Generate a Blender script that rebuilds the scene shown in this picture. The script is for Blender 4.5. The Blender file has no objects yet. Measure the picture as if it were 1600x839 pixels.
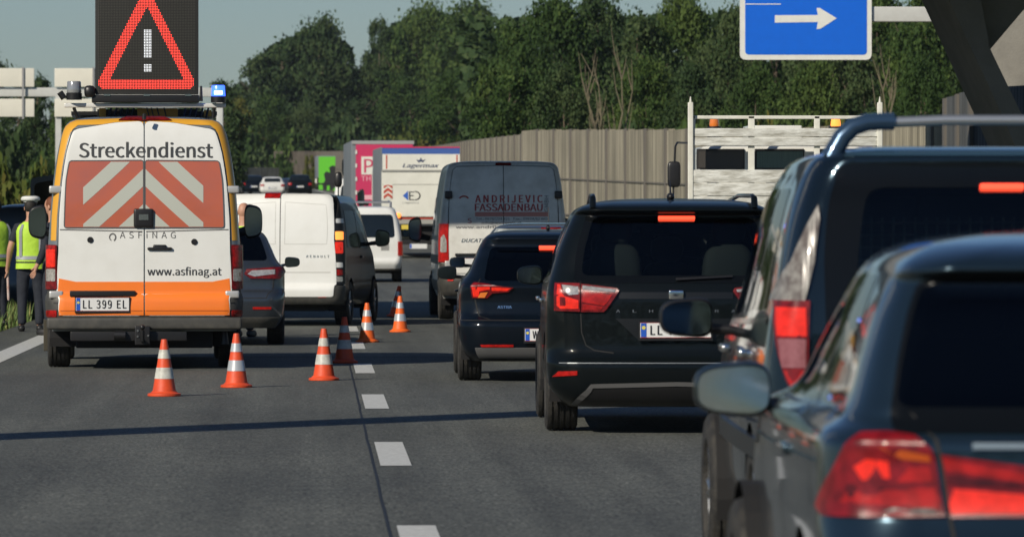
import bpy, bmesh, math, random
import numpy as np
from mathutils import Vector, Matrix
from mathutils.geometry import delaunay_2d_cdt
R = math.radians
random.seed(7)
S = bpy.context.scene
COL = S.collection
# ------------------------------------------------------------------ camera
HC, F, VX, VY = 1.57, 9000.0, 492.0, 345.0      # eye height, focal length in photo pixels, road vanishing point
cam = bpy.data.cameras.new('camera'); camo = bpy.data.objects.new('camera', cam); COL.objects.link(camo)
camo.location = (0, 0, HC)
yaw = math.atan((800-VX)/F); pitch = -math.atan((419.5-VY)/F)
camo.rotation_euler = (R(90)+pitch, 0, -yaw)
cam.lens = F/1600*36; cam.sensor_width = 36; cam.clip_start = 1; cam.clip_end = 9000
cam.dof.use_dof = True; cam.dof.focus_distance = 56; cam.dof.aperture_fstop = 8.0; cam.dof.aperture_blades = 9
S.camera = camo
# ------------------------------------------------------------------ light
EL, AZ = 31.0, 220.0          # sun behind the camera to the left
world = bpy.data.worlds.new('World'); S.world = world; world.use_nodes = True
wn = world.node_tree; sky = wn.nodes.new('ShaderNodeTexSky'); sky.sky_type = 'NISHITA'; sky.sun_disc = False
sky.sun_elevation = R(EL); sky.sun_rotation = R(AZ); sky.air_density = 1.0; sky.dust_density = 0.15; sky.ozone_density = 4.0
bg = wn.nodes['Background']; bg.inputs['Strength'].default_value = 0.05
tint = wn.nodes.new('ShaderNodeMix'); tint.data_type = 'RGBA'; tint.blend_type = 'MULTIPLY'; tint.inputs['Factor'].default_value = 1
tint.inputs['B'].default_value = (.90, 1.0, 1.13, 1); wn.links.new(sky.outputs[0], tint.inputs['A']); wn.links.new(tint.outputs['Result'], bg.inputs[0])
sl = bpy.data.lights.new('sun', 'SUN'); so = bpy.data.objects.new('sun', sl); COL.objects.link(so)
sl.energy = 4.2; sl.angle = R(0.53); sl.color = (1.0, 0.91, 0.77)
sd = Vector((math.sin(R(AZ))*math.cos(R(EL)), math.cos(R(AZ))*math.cos(R(EL)), math.sin(R(EL))))
so.rotation_euler = sd.to_track_quat('Z', 'Y').to_euler()
S.view_settings.view_transform = 'Standard'; S.view_settings.look = 'None'
S.view_settings.exposure = 0.03; S.view_settings.gamma = 1.0; S.view_settings.use_curve_mapping = False
S.cycles.max_bounces = 8; S.cycles.transparent_max_bounces = 16; S.cycles.sample_clamp_indirect = 6; S.cycles.sample_clamp_direct = 0
S.cycles.use_denoising = True; S.cycles.caustics_reflective = False; S.cycles.caustics_refractive = False

def sc(Y): return F/Y
def GZ(Y):
    return float(np.interp(Y, [0, 100, 141, 185, 225, 300, 400, 510, 700, 1200, 5000], [0, 0, .06, .36, .7, 1.7, 3.2, 4.3, 5.6, 7, 8]))
def wx(px, Y): return (px-VX)*Y/F
def wz(py, Y): return HC-(py-VY)*Y/F

# ------------------------------------------------------------------ materials
MATS = {}
def M(name, col, rough=.5, metal=0, coat=0, emit=0, ecol=None, noise=None, bump=None, spec=.5):
    """noise=(scale, amount, dark_colour, [stretch])  bump=(scale, strength)"""
    if name in MATS: return MATS[name]
    m = bpy.data.materials.new(name); m.use_nodes = True; nt = m.node_tree; b = nt.nodes['Principled BSDF']
    b.inputs['Base Color'].default_value = (*col, 1); b.inputs['Roughness'].default_value = rough
    b.inputs['Metallic'].default_value = metal; b.inputs['Coat Weight'].default_value = coat
    b.inputs['Coat Roughness'].default_value = .04; b.inputs['Specular IOR Level'].default_value = spec
    if emit:
        b.inputs['Emission Color'].default_value = (*(ecol or col), 1); b.inputs['Emission Strength'].default_value = emit
    if noise or bump:
        tc = nt.nodes.new('ShaderNodeTexCoord'); mp = nt.nodes.new('ShaderNodeMapping')
        nt.links.new(tc.outputs['Object'], mp.inputs[0])
        if noise and len(noise) > 3: mp.inputs['Scale'].default_value = noise[3]
    if noise:
        n = nt.nodes.new('ShaderNodeTexNoise'); n.inputs['Scale'].default_value = noise[0]; n.inputs['Detail'].default_value = 6
        n.inputs['Roughness'].default_value = .65
        nt.links.new(mp.outputs[0], n.inputs['Vector'])
        rp = nt.nodes.new('ShaderNodeMapRange'); rp.inputs['From Min'].default_value = .4; rp.inputs['From Max'].default_value = .7
        rp.inputs['To Max'].default_value = noise[1]; nt.links.new(n.outputs['Fac'], rp.inputs['Value'])
        mx = nt.nodes.new('ShaderNodeMix'); mx.data_type = 'RGBA'; mx.inputs['A'].default_value = (*col, 1); mx.inputs['B'].default_value = (*noise[2], 1)
        nt.links.new(rp.outputs[0], mx.inputs['Factor']); nt.links.new(mx.outputs['Result'], b.inputs['Base Color'])
    if bump:
        n2 = nt.nodes.new('ShaderNodeTexNoise'); n2.inputs['Scale'].default_value = bump[0]; n2.inputs['Detail'].default_value = 4
        nt.links.new(mp.outputs[0], n2.inputs['Vector'])
        bp = nt.nodes.new('ShaderNodeBump'); bp.inputs['Strength'].default_value = bump[1]; bp.inputs['Distance'].default_value = .02
        nt.links.new(n2.outputs['Fac'], bp.inputs['Height']); nt.links.new(bp.outputs[0], b.inputs['Normal'])
    MATS[name] = m
    return m
def glassmat(name, tint, refl=.06, rough=.03):
    if name in MATS: return MATS[name]
    m = bpy.data.materials.new(name); m.use_nodes = True; nt = m.node_tree; nt.nodes.clear()
    o = nt.nodes.new('ShaderNodeOutputMaterial'); t = nt.nodes.new('ShaderNodeBsdfTransparent'); t.inputs[0].default_value = (*tint, 1)
    g = nt.nodes.new('ShaderNodeBsdfGlossy'); g.inputs['Roughness'].default_value = rough
    f = nt.nodes.new('ShaderNodeFresnel'); f.inputs['IOR'].default_value = 1.5
    mx = nt.nodes.new('ShaderNodeMixShader'); nt.links.new(f.outputs[0], mx.inputs[0]); nt.links.new(t.outputs[0], mx.inputs[1])
    nt.links.new(g.outputs[0], mx.inputs[2]); nt.links.new(mx.outputs[0], o.inputs[0]); MATS[name] = m
    return m
def lampred(name, col, emit=0.0, ecol=(1, .05, .02), scale=60):
    """ribbed red lens"""
    if name in MATS: return MATS[name]
    m = M(name, col, rough=.25, coat=.3, emit=emit, ecol=ecol, spec=.3); nt = m.node_tree; b = nt.nodes['Principled BSDF']
    tc = nt.nodes.new('ShaderNodeTexCoord'); w = nt.nodes.new('ShaderNodeTexWave'); w.inputs['Scale'].default_value = scale; w.bands_direction = 'X'
    nt.links.new(tc.outputs['Object'], w.inputs['Vector']); bp = nt.nodes.new('ShaderNodeBump'); bp.inputs['Strength'].default_value = .25; bp.inputs['Distance'].default_value = .004
    nt.links.new(w.outputs['Fac'], bp.inputs['Height']); nt.links.new(bp.outputs[0], b.inputs['Normal'])
    n = nt.nodes.new('ShaderNodeTexNoise'); n.inputs['Scale'].default_value = 22; nt.links.new(tc.outputs['Object'], n.inputs['Vector'])
    mr = nt.nodes.new('ShaderNodeMapRange'); mr.inputs['From Min'].default_value = .35; mr.inputs['From Max'].default_value = .65; nt.links.new(n.outputs['Fac'], mr.inputs['Value'])
    mx = nt.nodes.new('ShaderNodeMix'); mx.data_type = 'RGBA'; mx.inputs['A'].default_value = (col[0]*.45, col[1]*.4, col[2]*.4, 1); mx.inputs['B'].default_value = (*col, 1)
    nt.links.new(mr.outputs[0], mx.inputs['Factor']); nt.links.new(mx.outputs['Result'], b.inputs['Base Color'])
    return m
BLACKPAINT = M('black_paint', (.004, .006, .007), .35, 0, .42, spec=.06)
NAVYPAINT = M('navy_paint', (.003, .006, .011), .35, .1, .5, spec=.06)
BLUEGREY = M('blue_grey_paint', (.022, .044, .062), .2, .7, 1)
SLATE = M('slate_paint', (.05, .062, .078), .3, .55, 1, noise=(7, .3, (.05, .05, .045)))
WHITEP = M('white_paint', (.78, .79, .76), .35, 0, .6, noise=(3, .22, (.55, .54, .48)))
WHITEDIRTY = M('white_dirty', (.74, .74, .70), .45, 0, .3, noise=(4, .5, (.42, .41, .36)))
BUMPER = M('bumper_plastic', (.045, .045, .042), .55, noise=(8, .6, (.10, .095, .08)))
BLACKPL = M('black_plastic', (.012, .012, .013), .4)
DARK = M('dark_interior', (.008, .008, .009), .8)
SEAT = M('seat_fabric', (.018, .018, .02), .8)
RUBBER = M('tyre_rubber', (.016, .016, .016), .75, noise=(14, .7, (.06, .055, .045)), bump=(90, .4))
ALLOY = M('alloy', (.45, .46, .47), .3, .9)
CHROME = M('chrome', (.75, .76, .77), .12, 1)
MIRRORG = M('mirror_glass', (.16, .20, .21), .05, 1)
RED = lampred('red_lens', (.42, .012, .012))
REDDARK = lampred('dark_red_lens', (.2, .008, .01))
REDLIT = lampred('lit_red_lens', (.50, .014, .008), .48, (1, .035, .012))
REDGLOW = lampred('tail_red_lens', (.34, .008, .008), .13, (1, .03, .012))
REDHOT = M('brake_lamp_lit', (.8, .06, .03), .4, emit=1.7, ecol=(1, .07, .03))
CLEAR = M('clear_lens', (.55, .53, .50), .12, .4, 1, noise=(40, .6, (.16, .15, .14)))
CLEARG = lampred('smoke_lens', (.27, .26, .24), 0, (1, 1, 1), 12)
AMBER = M('amber_lens', (.75, .2, .03), .2, 0, 1)
AMBERLIT = M('amber_lit', (.9, .25, .05), .3, emit=1.6, ecol=(1, .3, .05))
GL = glassmat('tinted_glass', (.42, .5, .49))
GLCLR = glassmat('clear_glass', (.78, .85, .83))
GLDARK = glassmat('privacy_glass', (.035, .045, .05))
GLOPQ = M('dark_window_glass', (.008, .012, .015), .05, 0, 0)
PLATEW = M('plate_white', (.72, .73, .72), .4)
PLATEB = M('plate_blue', (.02, .10, .5), .4)
INK = M('ink_black', (.015, .015, .018), .5)
SEAM = M('panel_gap', (.01, .01, .01), .8)
DARKSEAM = M('panel_gap_grey', (.12, .12, .12), .8)

# ------------------------------------------------------------------ mesh helpers
def tag(o, label=None, cat=None, group=None, kind=None):
    if label: o['label'] = label
    if cat: o['category'] = cat
    if group: o['group'] = group
    if kind: o['kind'] = kind
    return o
def empty(name, loc, rot=0, label=None, cat=None, group=None):
    o = bpy.data.objects.new(name, None); COL.objects.link(o); o.location = loc; o.rotation_euler = (0, 0, rot); o.empty_display_size = .2
    return tag(o, label, cat, group)
def link(name, me, mat=None, parent=None, smooth=False):
    me.name = name
    o = bpy.data.objects.new(name, me); COL.objects.link(o)
    if mat: me.materials.append(mat)
    if smooth: me.polygons.foreach_set('use_smooth', [True]*len(me.polygons))
    if parent: o.parent = parent
    return o
def fcross(d): return np.array(d)/max(1e-9, np.linalg.norm(d))
class MB:
    def __init__(s): s.v = []; s.f = []; s.mi = []; s.cur = 0
    def add(s, vs, fs):
        n = len(s.v); s.v += [tuple(map(float, q)) for q in vs]; s.f += [tuple(i+n for i in f) for f in fs]; s.mi += [s.cur]*len(fs); return s
    def box(s, x0, x1, y0, y1, z0, z1, bev=0):
        if bev <= 0:
            return s.add([(x0, y0, z0), (x1, y0, z0), (x1, y1, z0), (x0, y1, z0), (x0, y0, z1), (x1, y0, z1), (x1, y1, z1), (x0, y1, z1)],
                  [(0, 3, 2, 1), (4, 5, 6, 7), (0, 1, 5, 4), (1, 2, 6, 5), (2, 3, 7, 6), (3, 0, 4, 7)])
        bm = bmesh.new(); bmesh.ops.create_cube(bm, size=1)
        for v in bm.verts: v.co = Vector(((x0+x1)/2+v.co.x*(x1-x0), (y0+y1)/2+v.co.y*(y1-y0), (z0+z1)/2+v.co.z*(z1-z0)))
        bmesh.ops.bevel(bm, geom=bm.edges[:], offset=bev, segments=3, affect='EDGES', profile=.6)
        return s.bm(bm)
    def bm(s, bm):
        bm.verts.index_update(); s.add([v.co for v in bm.verts], [tuple(v.index for v in f.verts) for f in bm.faces]); bm.free(); return s
    def tube(s, pts, r, n=10, cap=True):
        pts = [Vector(p) for p in pts]; rs = r if isinstance(r, (list, tuple)) else [r]*len(pts)
        vs = []; fs = []; up = None
        for i, p in enumerate(pts):
            d = (pts[min(i+1, len(pts)-1)]-pts[max(i-1, 0)]).normalized()
            if up is None: up = Vector((0, 0, 1)) if abs(d.z) < .9 else Vector((1, 0, 0))
            a = d.cross(up).normalized(); b = a.cross(d).normalized(); up = b
            for k in range(n):
                t = 2*math.pi*k/n; vs.append(p+(a*math.cos(t)+b*math.sin(t))*rs[i])
        for i in range(len(pts)-1):
            for k in range(n):
                fs.append((i*n+k, i*n+(k+1) % n, (i+1)*n+(k+1) % n, (i+1)*n+k))
        if cap: fs.append(tuple(range(n))[::-1]); fs.append(tuple((len(pts)-1)*n+k for k in range(n)))
        return s.add(vs, fs)
    def lathe(s, prof, c=(0, 0, 0), axis='Z', n=32):
        vs = []; fs = []
        for (r, h) in prof:
            for k in range(n):
                t = 2*math.pi*k/n; a, b = r*math.cos(t), r*math.sin(t)
                q = (a, b, h) if axis == 'Z' else ((h, a, b) if axis == 'X' else (a, h, b))
                vs.append((q[0]+c[0], q[1]+c[1], q[2]+c[2]))
        m = len(prof)
        for i in range(m-1):
            for k in range(n):
                f = (i*n+k, i*n+(k+1) % n, (i+1)*n+(k+1) % n, (i+1)*n+k)
                fs.append(f if axis != 'Y' else f[::-1])
        return s.add(vs, fs)
    def ell(s, c, r, p=2.0, nu=24, nv=14, fn=None):
        """superellipsoid"""
        sg = lambda a, e: math.copysign(abs(a)**e, a); e = 2/p; vs = []; fs = []
        for j in range(nv+1):
            ph = -math.pi/2+math.pi*j/nv
            for k in range(nu):
                th = 2*math.pi*k/nu
                q = [c[0]+r[0]*sg(math.cos(ph), e)*sg(math.cos(th), e), c[1]+r[1]*sg(math.cos(ph), e)*sg(math.sin(th), e), c[2]+r[2]*sg(math.sin(ph), e)]
                vs.append(fn(q) if fn else q)
        for j in range(nv):
            for k in range(nu): fs.append((j*nu+k, j*nu+(k+1) % nu, (j+1)*nu+(k+1) % nu, (j+1)*nu+k))
        return s.add(vs, fs)
    def prism(s, poly, y0, y1):
        """poly in x,z extruded in y"""
        n = len(poly); vs = [(p[0], y0, p[1]) for p in poly]+[(p[0], y1, p[1]) for p in poly]
        fs = [tuple(range(n)), tuple(range(2*n-1, n-1, -1))]+[(i, n+i, n+(i+1) % n, (i+1) % n) for i in range(n)]
        return s.add(vs, fs)
    def build(s, name, mat, parent=None, smooth=False, fix=True):
        me = bpy.data.meshes.new(name); me.from_pydata(s.v, [], s.f); me.validate()
        if fix:
            bm = bmesh.new(); bm.from_mesh(me); bmesh.ops.recalc_face_normals(bm, faces=bm.faces); bm.to_mesh(me); bm.free()
        mats = mat if isinstance(mat, (list, tuple)) else [mat]
        for m in mats[1:] and mats or []: me.materials.append(m)
        if len(mats) > 1 and len(me.polygons) == len(s.mi): me.polygons.foreach_set('material_index', s.mi)
        o = link(name, me, mats[0] if len(mats) == 1 else None, parent, False)
        if smooth:
            me.polygons.foreach_set('use_smooth', [True]*len(me.polygons))
            bm = bmesh.new(); bm.from_mesh(me)
            for e in bm.edges:
                if len(e.link_faces) == 2 and e.calc_face_angle(0) > R(38): e.smooth = False
            bm.to_mesh(me); bm.free()
        return o
def B(name, mat, parent, *a, bev=0): return MB().box(*a, bev=bev).build(name, mat, parent, smooth=bev > 0)
def pchip(x, y, q):
    x = np.array(x, float); y = np.array(y, float); h = np.diff(x); d = np.diff(y)/h; m = np.zeros(len(x))
    for i in range(1, len(x)-1):
        if d[i-1]*d[i] > 0:
            w1 = 2*h[i]+h[i-1]; w2 = h[i]+2*h[i-1]; m[i] = (w1+w2)/(w1/d[i-1]+w2/d[i])
    m[0] = d[0]; m[-1] = d[-1]
    i = np.clip(np.searchsorted(x, q)-1, 0, len(x)-2); t = (q-x[i])/h[i]
    return (2*t**3-3*t**2+1)*y[i]+(t**3-2*t**2+t)*h[i]*m[i]+(-2*t**3+3*t**2)*y[i+1]+(t**3-t**2)*h[i]*m[i+1]
def densify(poly, d, closed=True):
    out = []; n = len(poly)
    for i in range(n if closed else n-1):
        a, b = np.array(poly[i], float), np.array(poly[(i+1) % n], float); k = max(1, int(np.linalg.norm(b-a)/d))
        for j in range(k): out.append(a+(b-a)*j/k)
    if not closed: out.append(np.array(poly[-1], float))
    return out
def rnd(poly, r, seg=4):
    """round the corners of a polygon"""
    out = []; n = len(poly)
    for i in range(n):
        p0, p, p1 = (np.array(poly[(i+k) % n], float) for k in (-1, 0, 1))
        a, b = p0-p, p1-p; la, lb = np.linalg.norm(a), np.linalg.norm(b); rr = min(r, la*.45, lb*.45)
        A, Bq = p+a/la*rr, p+b/lb*rr
        for j in range(seg+1):
            t = j/seg; out.append((1-t)**2*A+2*t*(1-t)*p+t*t*Bq)
    return out
def inpoly(P, poly):
    P = np.asarray(P); c = np.zeros(len(P), bool); n = len(poly); poly = np.asarray(poly)
    x, y = P[:, 0], P[:, 1]
    for i in range(n):
        x0, y0 = poly[i]; x1, y1 = poly[(i+1) % n]
        if y0 == y1: continue
        k = ((y0 > y) != (y1 > y)); c ^= k & (x < (x1-x0)*(y-y0)/(y1-y0)+x0)
    return c
class Body:
    """closed vehicle skin: stacked plan outlines; domain (u = round the car from rear centre, v = up)"""
    def __init__(s, keys, nar=.05, ff=.42):
        K = np.array(keys, float); v = [0]
        for i in range(1, len(K)): v.append(v[-1]+max(.02, math.sqrt((K[i, 0]-K[i-1, 0])**2+(K[i, 1]-K[i-1, 1])**2+(K[i, 2]-K[i-1, 2])**2)))
        s.vk = v; s.V = v[-1]; s.T = np.linspace(0, s.V, 500); s.C = [pchip(v, K[:, j], s.T) for j in range(7)]
        s.C[0] = np.maximum.accumulate(s.C[0]+np.arange(500)*1e-7); s.nar = nar; s.ff = ff
        w = K[:, 1].max(); s.L = [w-.15, .3, K[:, 3].max()-K[:, 2].min()-.8, .7, w-.3]; s.cum = np.concatenate([[0], np.cumsum(s.L)])
        s.U = s.cum[-1]
    def row(s, v): return [np.interp(v, s.T, c) for c in s.C]
    def v(s, z): return np.interp(z, s.C[0], s.T)
    def P(s, u, v):
        u = np.asarray(u, float); v = np.clip(np.asarray(v, float), 0, s.V)
        z, w, yr, yf, rx, ry, bow = s.row(v); au = np.minimum(np.abs(u), s.U); sg = np.where(u < 0, -1., 1.)
        rx = np.minimum(rx, w*.9); ln = yf-yr; ry = np.minimum(ry, ln*.4); fy = np.minimum(.55, ln*.35)
        x0 = w-rx; yc = yr+bow*(x0/w)**2; y1 = yc+ry; y2 = yf-fy; wf = w*(1-s.nar); fx = wf*s.ff
        t = [np.clip((au-s.cum[i])/s.L[i], 0, 1) for i in range(5)]
        X = np.where(au <= s.cum[1], t[0]*x0, 0.); Y = yr+bow*(X/w)**2
        m = (au > s.cum[1]) & (au <= s.cum[2]); th = t[1]*math.pi/2
        X = np.where(m, x0+rx*np.sin(th), X); Y = np.where(m, yc+ry*(1-np.cos(th)), Y)
        m = (au > s.cum[2]) & (au <= s.cum[3])
        X = np.where(m, w*(1-s.nar*t[2]**2), X); Y = np.where(m, y1+t[2]*(y2-y1), Y)
        m = (au > s.cum[3]) & (au <= s.cum[4]); th = t[3]*math.pi/2
        X = np.where(m, wf-fx+fx*np.cos(th), X); Y = np.where(m, y2+fy*np.sin(th), Y)
        m = au > s.cum[4]; X = np.where(m, (wf-fx)*(1-t[4]), X); Y = np.where(m, yf+.05*t[4], Y)
        return np.stack([X*sg, Y, z], -1)
    def N(s, u, v):
        e = .012; v = np.asarray(v, float); u = np.asarray(u, float)
        du = s.P(np.clip(u+e, -s.U, s.U), v)-s.P(np.clip(u-e, -s.U, s.U), v); dv = s.P(u, np.clip(v+e, 0, s.V))-s.P(u, np.clip(v-e, 0, s.V))
        n = np.cross(du, dv); l = np.linalg.norm(n, axis=-1, keepdims=True); n = n/np.maximum(l, 1e-9)
        return np.where(l < 1e-7, np.array([0, 0, 1.]), n)
    def rear(s, pts):
        out = []
        for x, z in pts:
            v = s.v(z); _, w, yr, yf, rx, ry, bow = s.row(v); rx = min(rx, w*.9); ax = abs(x); x0 = w-rx
            u = ax/x0*s.L[0] if ax <= x0 else s.cum[1]+s.L[1]*math.asin(min(1, (ax-x0)/rx))/(math.pi/2)
            out.append((math.copysign(u, x), v))
        return out
    def side(s, pts, sg):
        out = []
        for y, z in pts:
            v = s.v(z); _, w, yr, yf, rx, ry, bow = s.row(v); rx = min(rx, w*.9); ln = yf-yr; ry = min(ry, ln*.4); fy = min(.55, ln*.35)
            yc = yr+bow*((w-rx)/w)**2; y1 = yc+ry; y2 = yf-fy
            if y < y1: u = s.cum[1]+s.L[1]*math.acos(max(-1, min(1, 1-(y-yc)/ry)))/(math.pi/2)
            elif y <= y2: u = s.cum[2]+s.L[2]*(y-y1)/(y2-y1)
            else: u = s.cum[3]+s.L[3]*math.asin(min(1, (y-y2)/fy))/(math.pi/2)
            out.append((u*sg, v))
        return out
    def front(s, pts):
        out = []
        for x, z in pts:
            v = s.v(z); _, w, yr, yf, rx, ry, bow = s.row(v); wf = w*(1-s.nar); fx = wf*s.ff; ax = abs(x)
            if ax < wf-fx: u = s.cum[4]+s.L[4]*(1-ax/(wf-fx))
            else: u = s.cum[3]+s.L[3]*math.acos(min(1, (ax-(wf-fx))/fx))/(math.pi/2)
            out.append((math.copysign(u, x if x else 1), v))
        return out
    def mesh(s, outer, holes, du, dv, off=0., thick=0., rim=.02):
        outer = densify(outer, min(du, dv)) if outer is not None else None
        if outer is None:
            outer = densify([(-s.U, 0), (s.U, 0), (s.U, s.V), (-s.U, s.V)], .12)
            us = []
            for i, d in zip(range(5), (du, du*.6, .14, .12, .2)):
                n = max(2, int(s.L[i]/d)); us += list(s.cum[i]+s.L[i]*np.arange(1 if i else 0, n+1)/n)
            us = np.array(sorted(set([round(q, 5) for q in us]+[round(-q, 5) for q in us])))
            vs = np.linspace(0, s.V, max(4, int(s.V/dv)))
        else:
            o = np.array(outer); lo, hi = o.min(0), o.max(0)
            us = np.arange(lo[0]+du*.5, hi[0], du); vs = np.arange(lo[1]+dv*.5, hi[1], dv)
        g = np.array([(a, b) for a in us[1:-1] if True for b in (vs[1:-1] if len(vs) > 2 else vs)]) if len(us) > 2 and len(vs) > 0 else np.zeros((0, 2))
        if len(g): g = g[inpoly(g, outer)]
        pts = list(map(tuple, outer)); edges = [(i, (i+1) % len(outer)) for i in range(len(outer))]
        for h in holes:
            h = densify(h, .05); n = len(pts); pts += list(map(tuple, h)); edges += [(n+i, n+(i+1) % len(h)) for i in range(len(h))]
            if len(g): g = g[~inpoly(g, h)]
        pts += list(map(tuple, g))
        vo, eo, fo, *_ = delaunay_2d_cdt([Vector(p) for p in pts], edges, [], 0, 1e-5, False)
        vo = np.array([tuple(q) for q in vo]); fo = np.array([f for f in fo if len(f) == 3])
        c = vo[fo].mean(1); keep = inpoly(c, outer)
        for h in holes: keep &= ~inpoly(c, h)
        fo = fo[keep]
        a = vo[fo]; area = (a[:, 1, 0]-a[:, 0, 0])*(a[:, 2, 1]-a[:, 0, 1])-(a[:, 1, 1]-a[:, 0, 1])*(a[:, 2, 0]-a[:, 0, 0])
        fo = np.where(area[:, None] < 0, fo[:, ::-1], fo)
        N = s.N(vo[:, 0], vo[:, 1]); P = s.P(vo[:, 0], vo[:, 1])+N*(off+thick)
        V = [tuple(q) for q in P]; Fc = [tuple(int(i) for i in f) for f in fo]; NN = list(N)
        if thick > 0:
            cnt = {}
            for f in Fc:
                for i in range(3):
                    e = (f[i], f[(i+1) % 3]); cnt[e] = 1
            bd = [e for e in cnt if (e[1], e[0]) not in cnt]; mp = {}
            base = s.P(vo[:, 0], vo[:, 1])+N*(off-rim)
            nf = len(Fc)
            for a_, b_ in bd:
                for q in (a_, b_):
                    if q not in mp: mp[q] = len(V); V.append(tuple(base[q])); NN.append(N[q])
                Fc.append((b_, a_, mp[a_], mp[b_]))
        me = bpy.data.meshes.new('skin'); me.from_pydata(V, [], Fc)
        me.polygons.foreach_set('use_smooth', [len(f) == 3 for f in Fc])
        me.update()
        ln = []
        for p in me.polygons:
            for li in p.loop_indices:
                ln.append(tuple(NN[me.loops[li].vertex_index]) if p.use_smooth else tuple(p.normal))
        me.normals_split_custom_set(ln)
        return me
    def patch(s, name, poly, mat, parent, off=0., thick=.006, holes=(), du=.05, dv=.05, rim=.02):
        return link(name, s.mesh(poly, list(holes), du, dv, off, thick, rim), mat, parent)
    def strip(s, name, uv, width, mat, parent, off=.0015):
        """thin line following the skin: panel gap"""
        segs = uv if isinstance(uv[0][0], (list, tuple, np.ndarray)) else [uv]
        mb = MB()
        for q in segs:
            d = np.array(densify(q, .05, False)); t = np.gradient(d, axis=0); t /= np.maximum(1e-9, np.linalg.norm(t, axis=1, keepdims=True))
            n = np.stack([-t[:, 1], t[:, 0]], 1)*width/2
            A, C = d+n, d-n
            pa = s.P(A[:, 0], A[:, 1])+s.N(A[:, 0], A[:, 1])*off; pc = s.P(C[:, 0], C[:, 1])+s.N(C[:, 0], C[:, 1])*off
            k = len(d); mb.add(list(pa)+list(pc), [(i, k+i, k+i+1, i+1) for i in range(k-1)])
        return mb.build(name, mat, parent, fix=False)
try: FONT = bpy.data.fonts.load(bpy.utils.system_resource('DATAFILES') + '/fonts/Noto Sans CJK Regular.woff2')
except Exception: FONT = None
def textmesh(body, txt, x0, x1, z0, z1, bold=0., spacing=1., shear=0, extrude=.001):
    cu = bpy.data.curves.new('t', 'FONT'); cu.body = txt
    if FONT: cu.font = FONT
    cu.offset = 0; cu.space_character = spacing; cu.shear = shear; cu.resolution_u = 3
    o = bpy.data.objects.new('t', cu); COL.objects.link(o); dg = bpy.context.evaluated_depsgraph_get(); dg.update()
    me = bpy.data.meshes.new_from_object(o.evaluated_get(dg)); bpy.data.objects.remove(o); bpy.data.curves.remove(cu)
    bm = bmesh.new(); bm.from_mesh(me); bpy.data.meshes.remove(me); bmesh.ops.triangulate(bm, faces=bm.faces[:])
    bmesh.ops.remove_doubles(bm, verts=bm.verts[:], dist=1e-5); bm.verts.index_update()
    V = np.array([v.co for v in bm.verts]); Fc = [tuple(v.index for v in f.verts) for f in bm.faces]; bm.free()
    lo, hi = V.min(0), V.max(0)
    return (V[:, 0]-lo[0])/(hi[0]-lo[0])*(x1-x0)+x0, (V[:, 1]-lo[1])/(hi[1]-lo[1])*(z1-z0)+z0, Fc
def text(name, body, txt, x0, x1, z0, z1, mat, parent, off=.012, bold=0., spacing=1., shear=0, vert=False):
    """lettering fitted to a rectangle of the rear face (or of the plane y=body when body is a number)"""
    if vert:
        X, Z, Fc = textmesh(body, txt, 0, z1-z0, 0, x1-x0, bold, spacing, shear); X, Z = x1-Z, z0+X
    else: X, Z, Fc = textmesh(body, txt, x0, x1, z0, z1, bold, spacing, shear)
    if isinstance(body, Body):
        uv = np.array(body.rear(list(zip(X, Z)))); P = body.P(uv[:, 0], uv[:, 1])+body.N(uv[:, 0], uv[:, 1])*off
    else: P = np.stack([X, np.full(len(X), body-off), Z], -1)
    nc = 1 if bold < .01 else 5; d = (x1-x0)/max(3, len(txt))*.022*(.8 if bold < .02 else 1.1)
    V3 = []; F3 = []
    for k in range(nc):
        n0 = len(V3); V3 += [(p[0]+(k-(nc-1)/2)*d, p[1]-k*.0004, p[2]) for p in P]; F3 += [tuple(i+n0 for i in q) for q in Fc]
    me = bpy.data.meshes.new(name); me.from_pydata(V3, [], F3); me.update()
    if len(me.polygons) and sum(p.normal.y for p in me.polygons) > 0: me.flip_normals()
    return link(name, me, mat, parent)
def wheel(parent, x, y, r=.33, w=.22, sg=1, rimmat=None, res=40):
    h = w/2; pr = [(r*.62, -h*.8), (r*.66, -h), (r*.90, -h*1.02), (r*.975, -h*.9), (r, -h*.72)]
    g = .008
    for gx in (-.4, -.13, .13, .4):
        pr += [(r, (gx-.05)*h*1.4), (r-g, (gx-.045)*h*1.4), (r-g, (gx+.045)*h*1.4), (r, (gx+.05)*h*1.4)]
    pr += [(r, h*.72), (r*.975, h*.9), (r*.90, h*1.02), (r*.66, h), (r*.62, h*.8)]
    wl = empty('wheel', (x, y, r)); wl.parent = parent
    MB().lathe(pr, (0, 0, 0), 'X', res).build('tyre', RUBBER, wl, smooth=True)
    m = MB(); m.lathe([(r*.64, -h*.6), (r*.64, h*.8), (r*.58, h*.8), (r*.56, h*.3)], (0, 0, 0), 'X', res)
    m2 = MB()
    for k in range(5):
        a = 2*math.pi*k/5
        for da in (-.16, .16):
            m.tube([(h*.55, .05*math.cos(a), .05*math.sin(a)), (h*.7, r*.6*math.cos(a+da), r*.6*math.sin(a+da))], [.035, .022], 6)
    m.lathe([(.001, h*.6), (.06, h*.6), (.07, h*.4)], (0, 0, 0), 'X', 16)
    m.lathe([(.001, -h*.2), (r*.6, -h*.2)], (0, 0, 0), 'X', 16)
    if sg < 0: m.v = [(-a, b, c) for a, b, c in m.v]
    m.build('rim', rimmat or ALLOY, wl, smooth=True)
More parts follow.
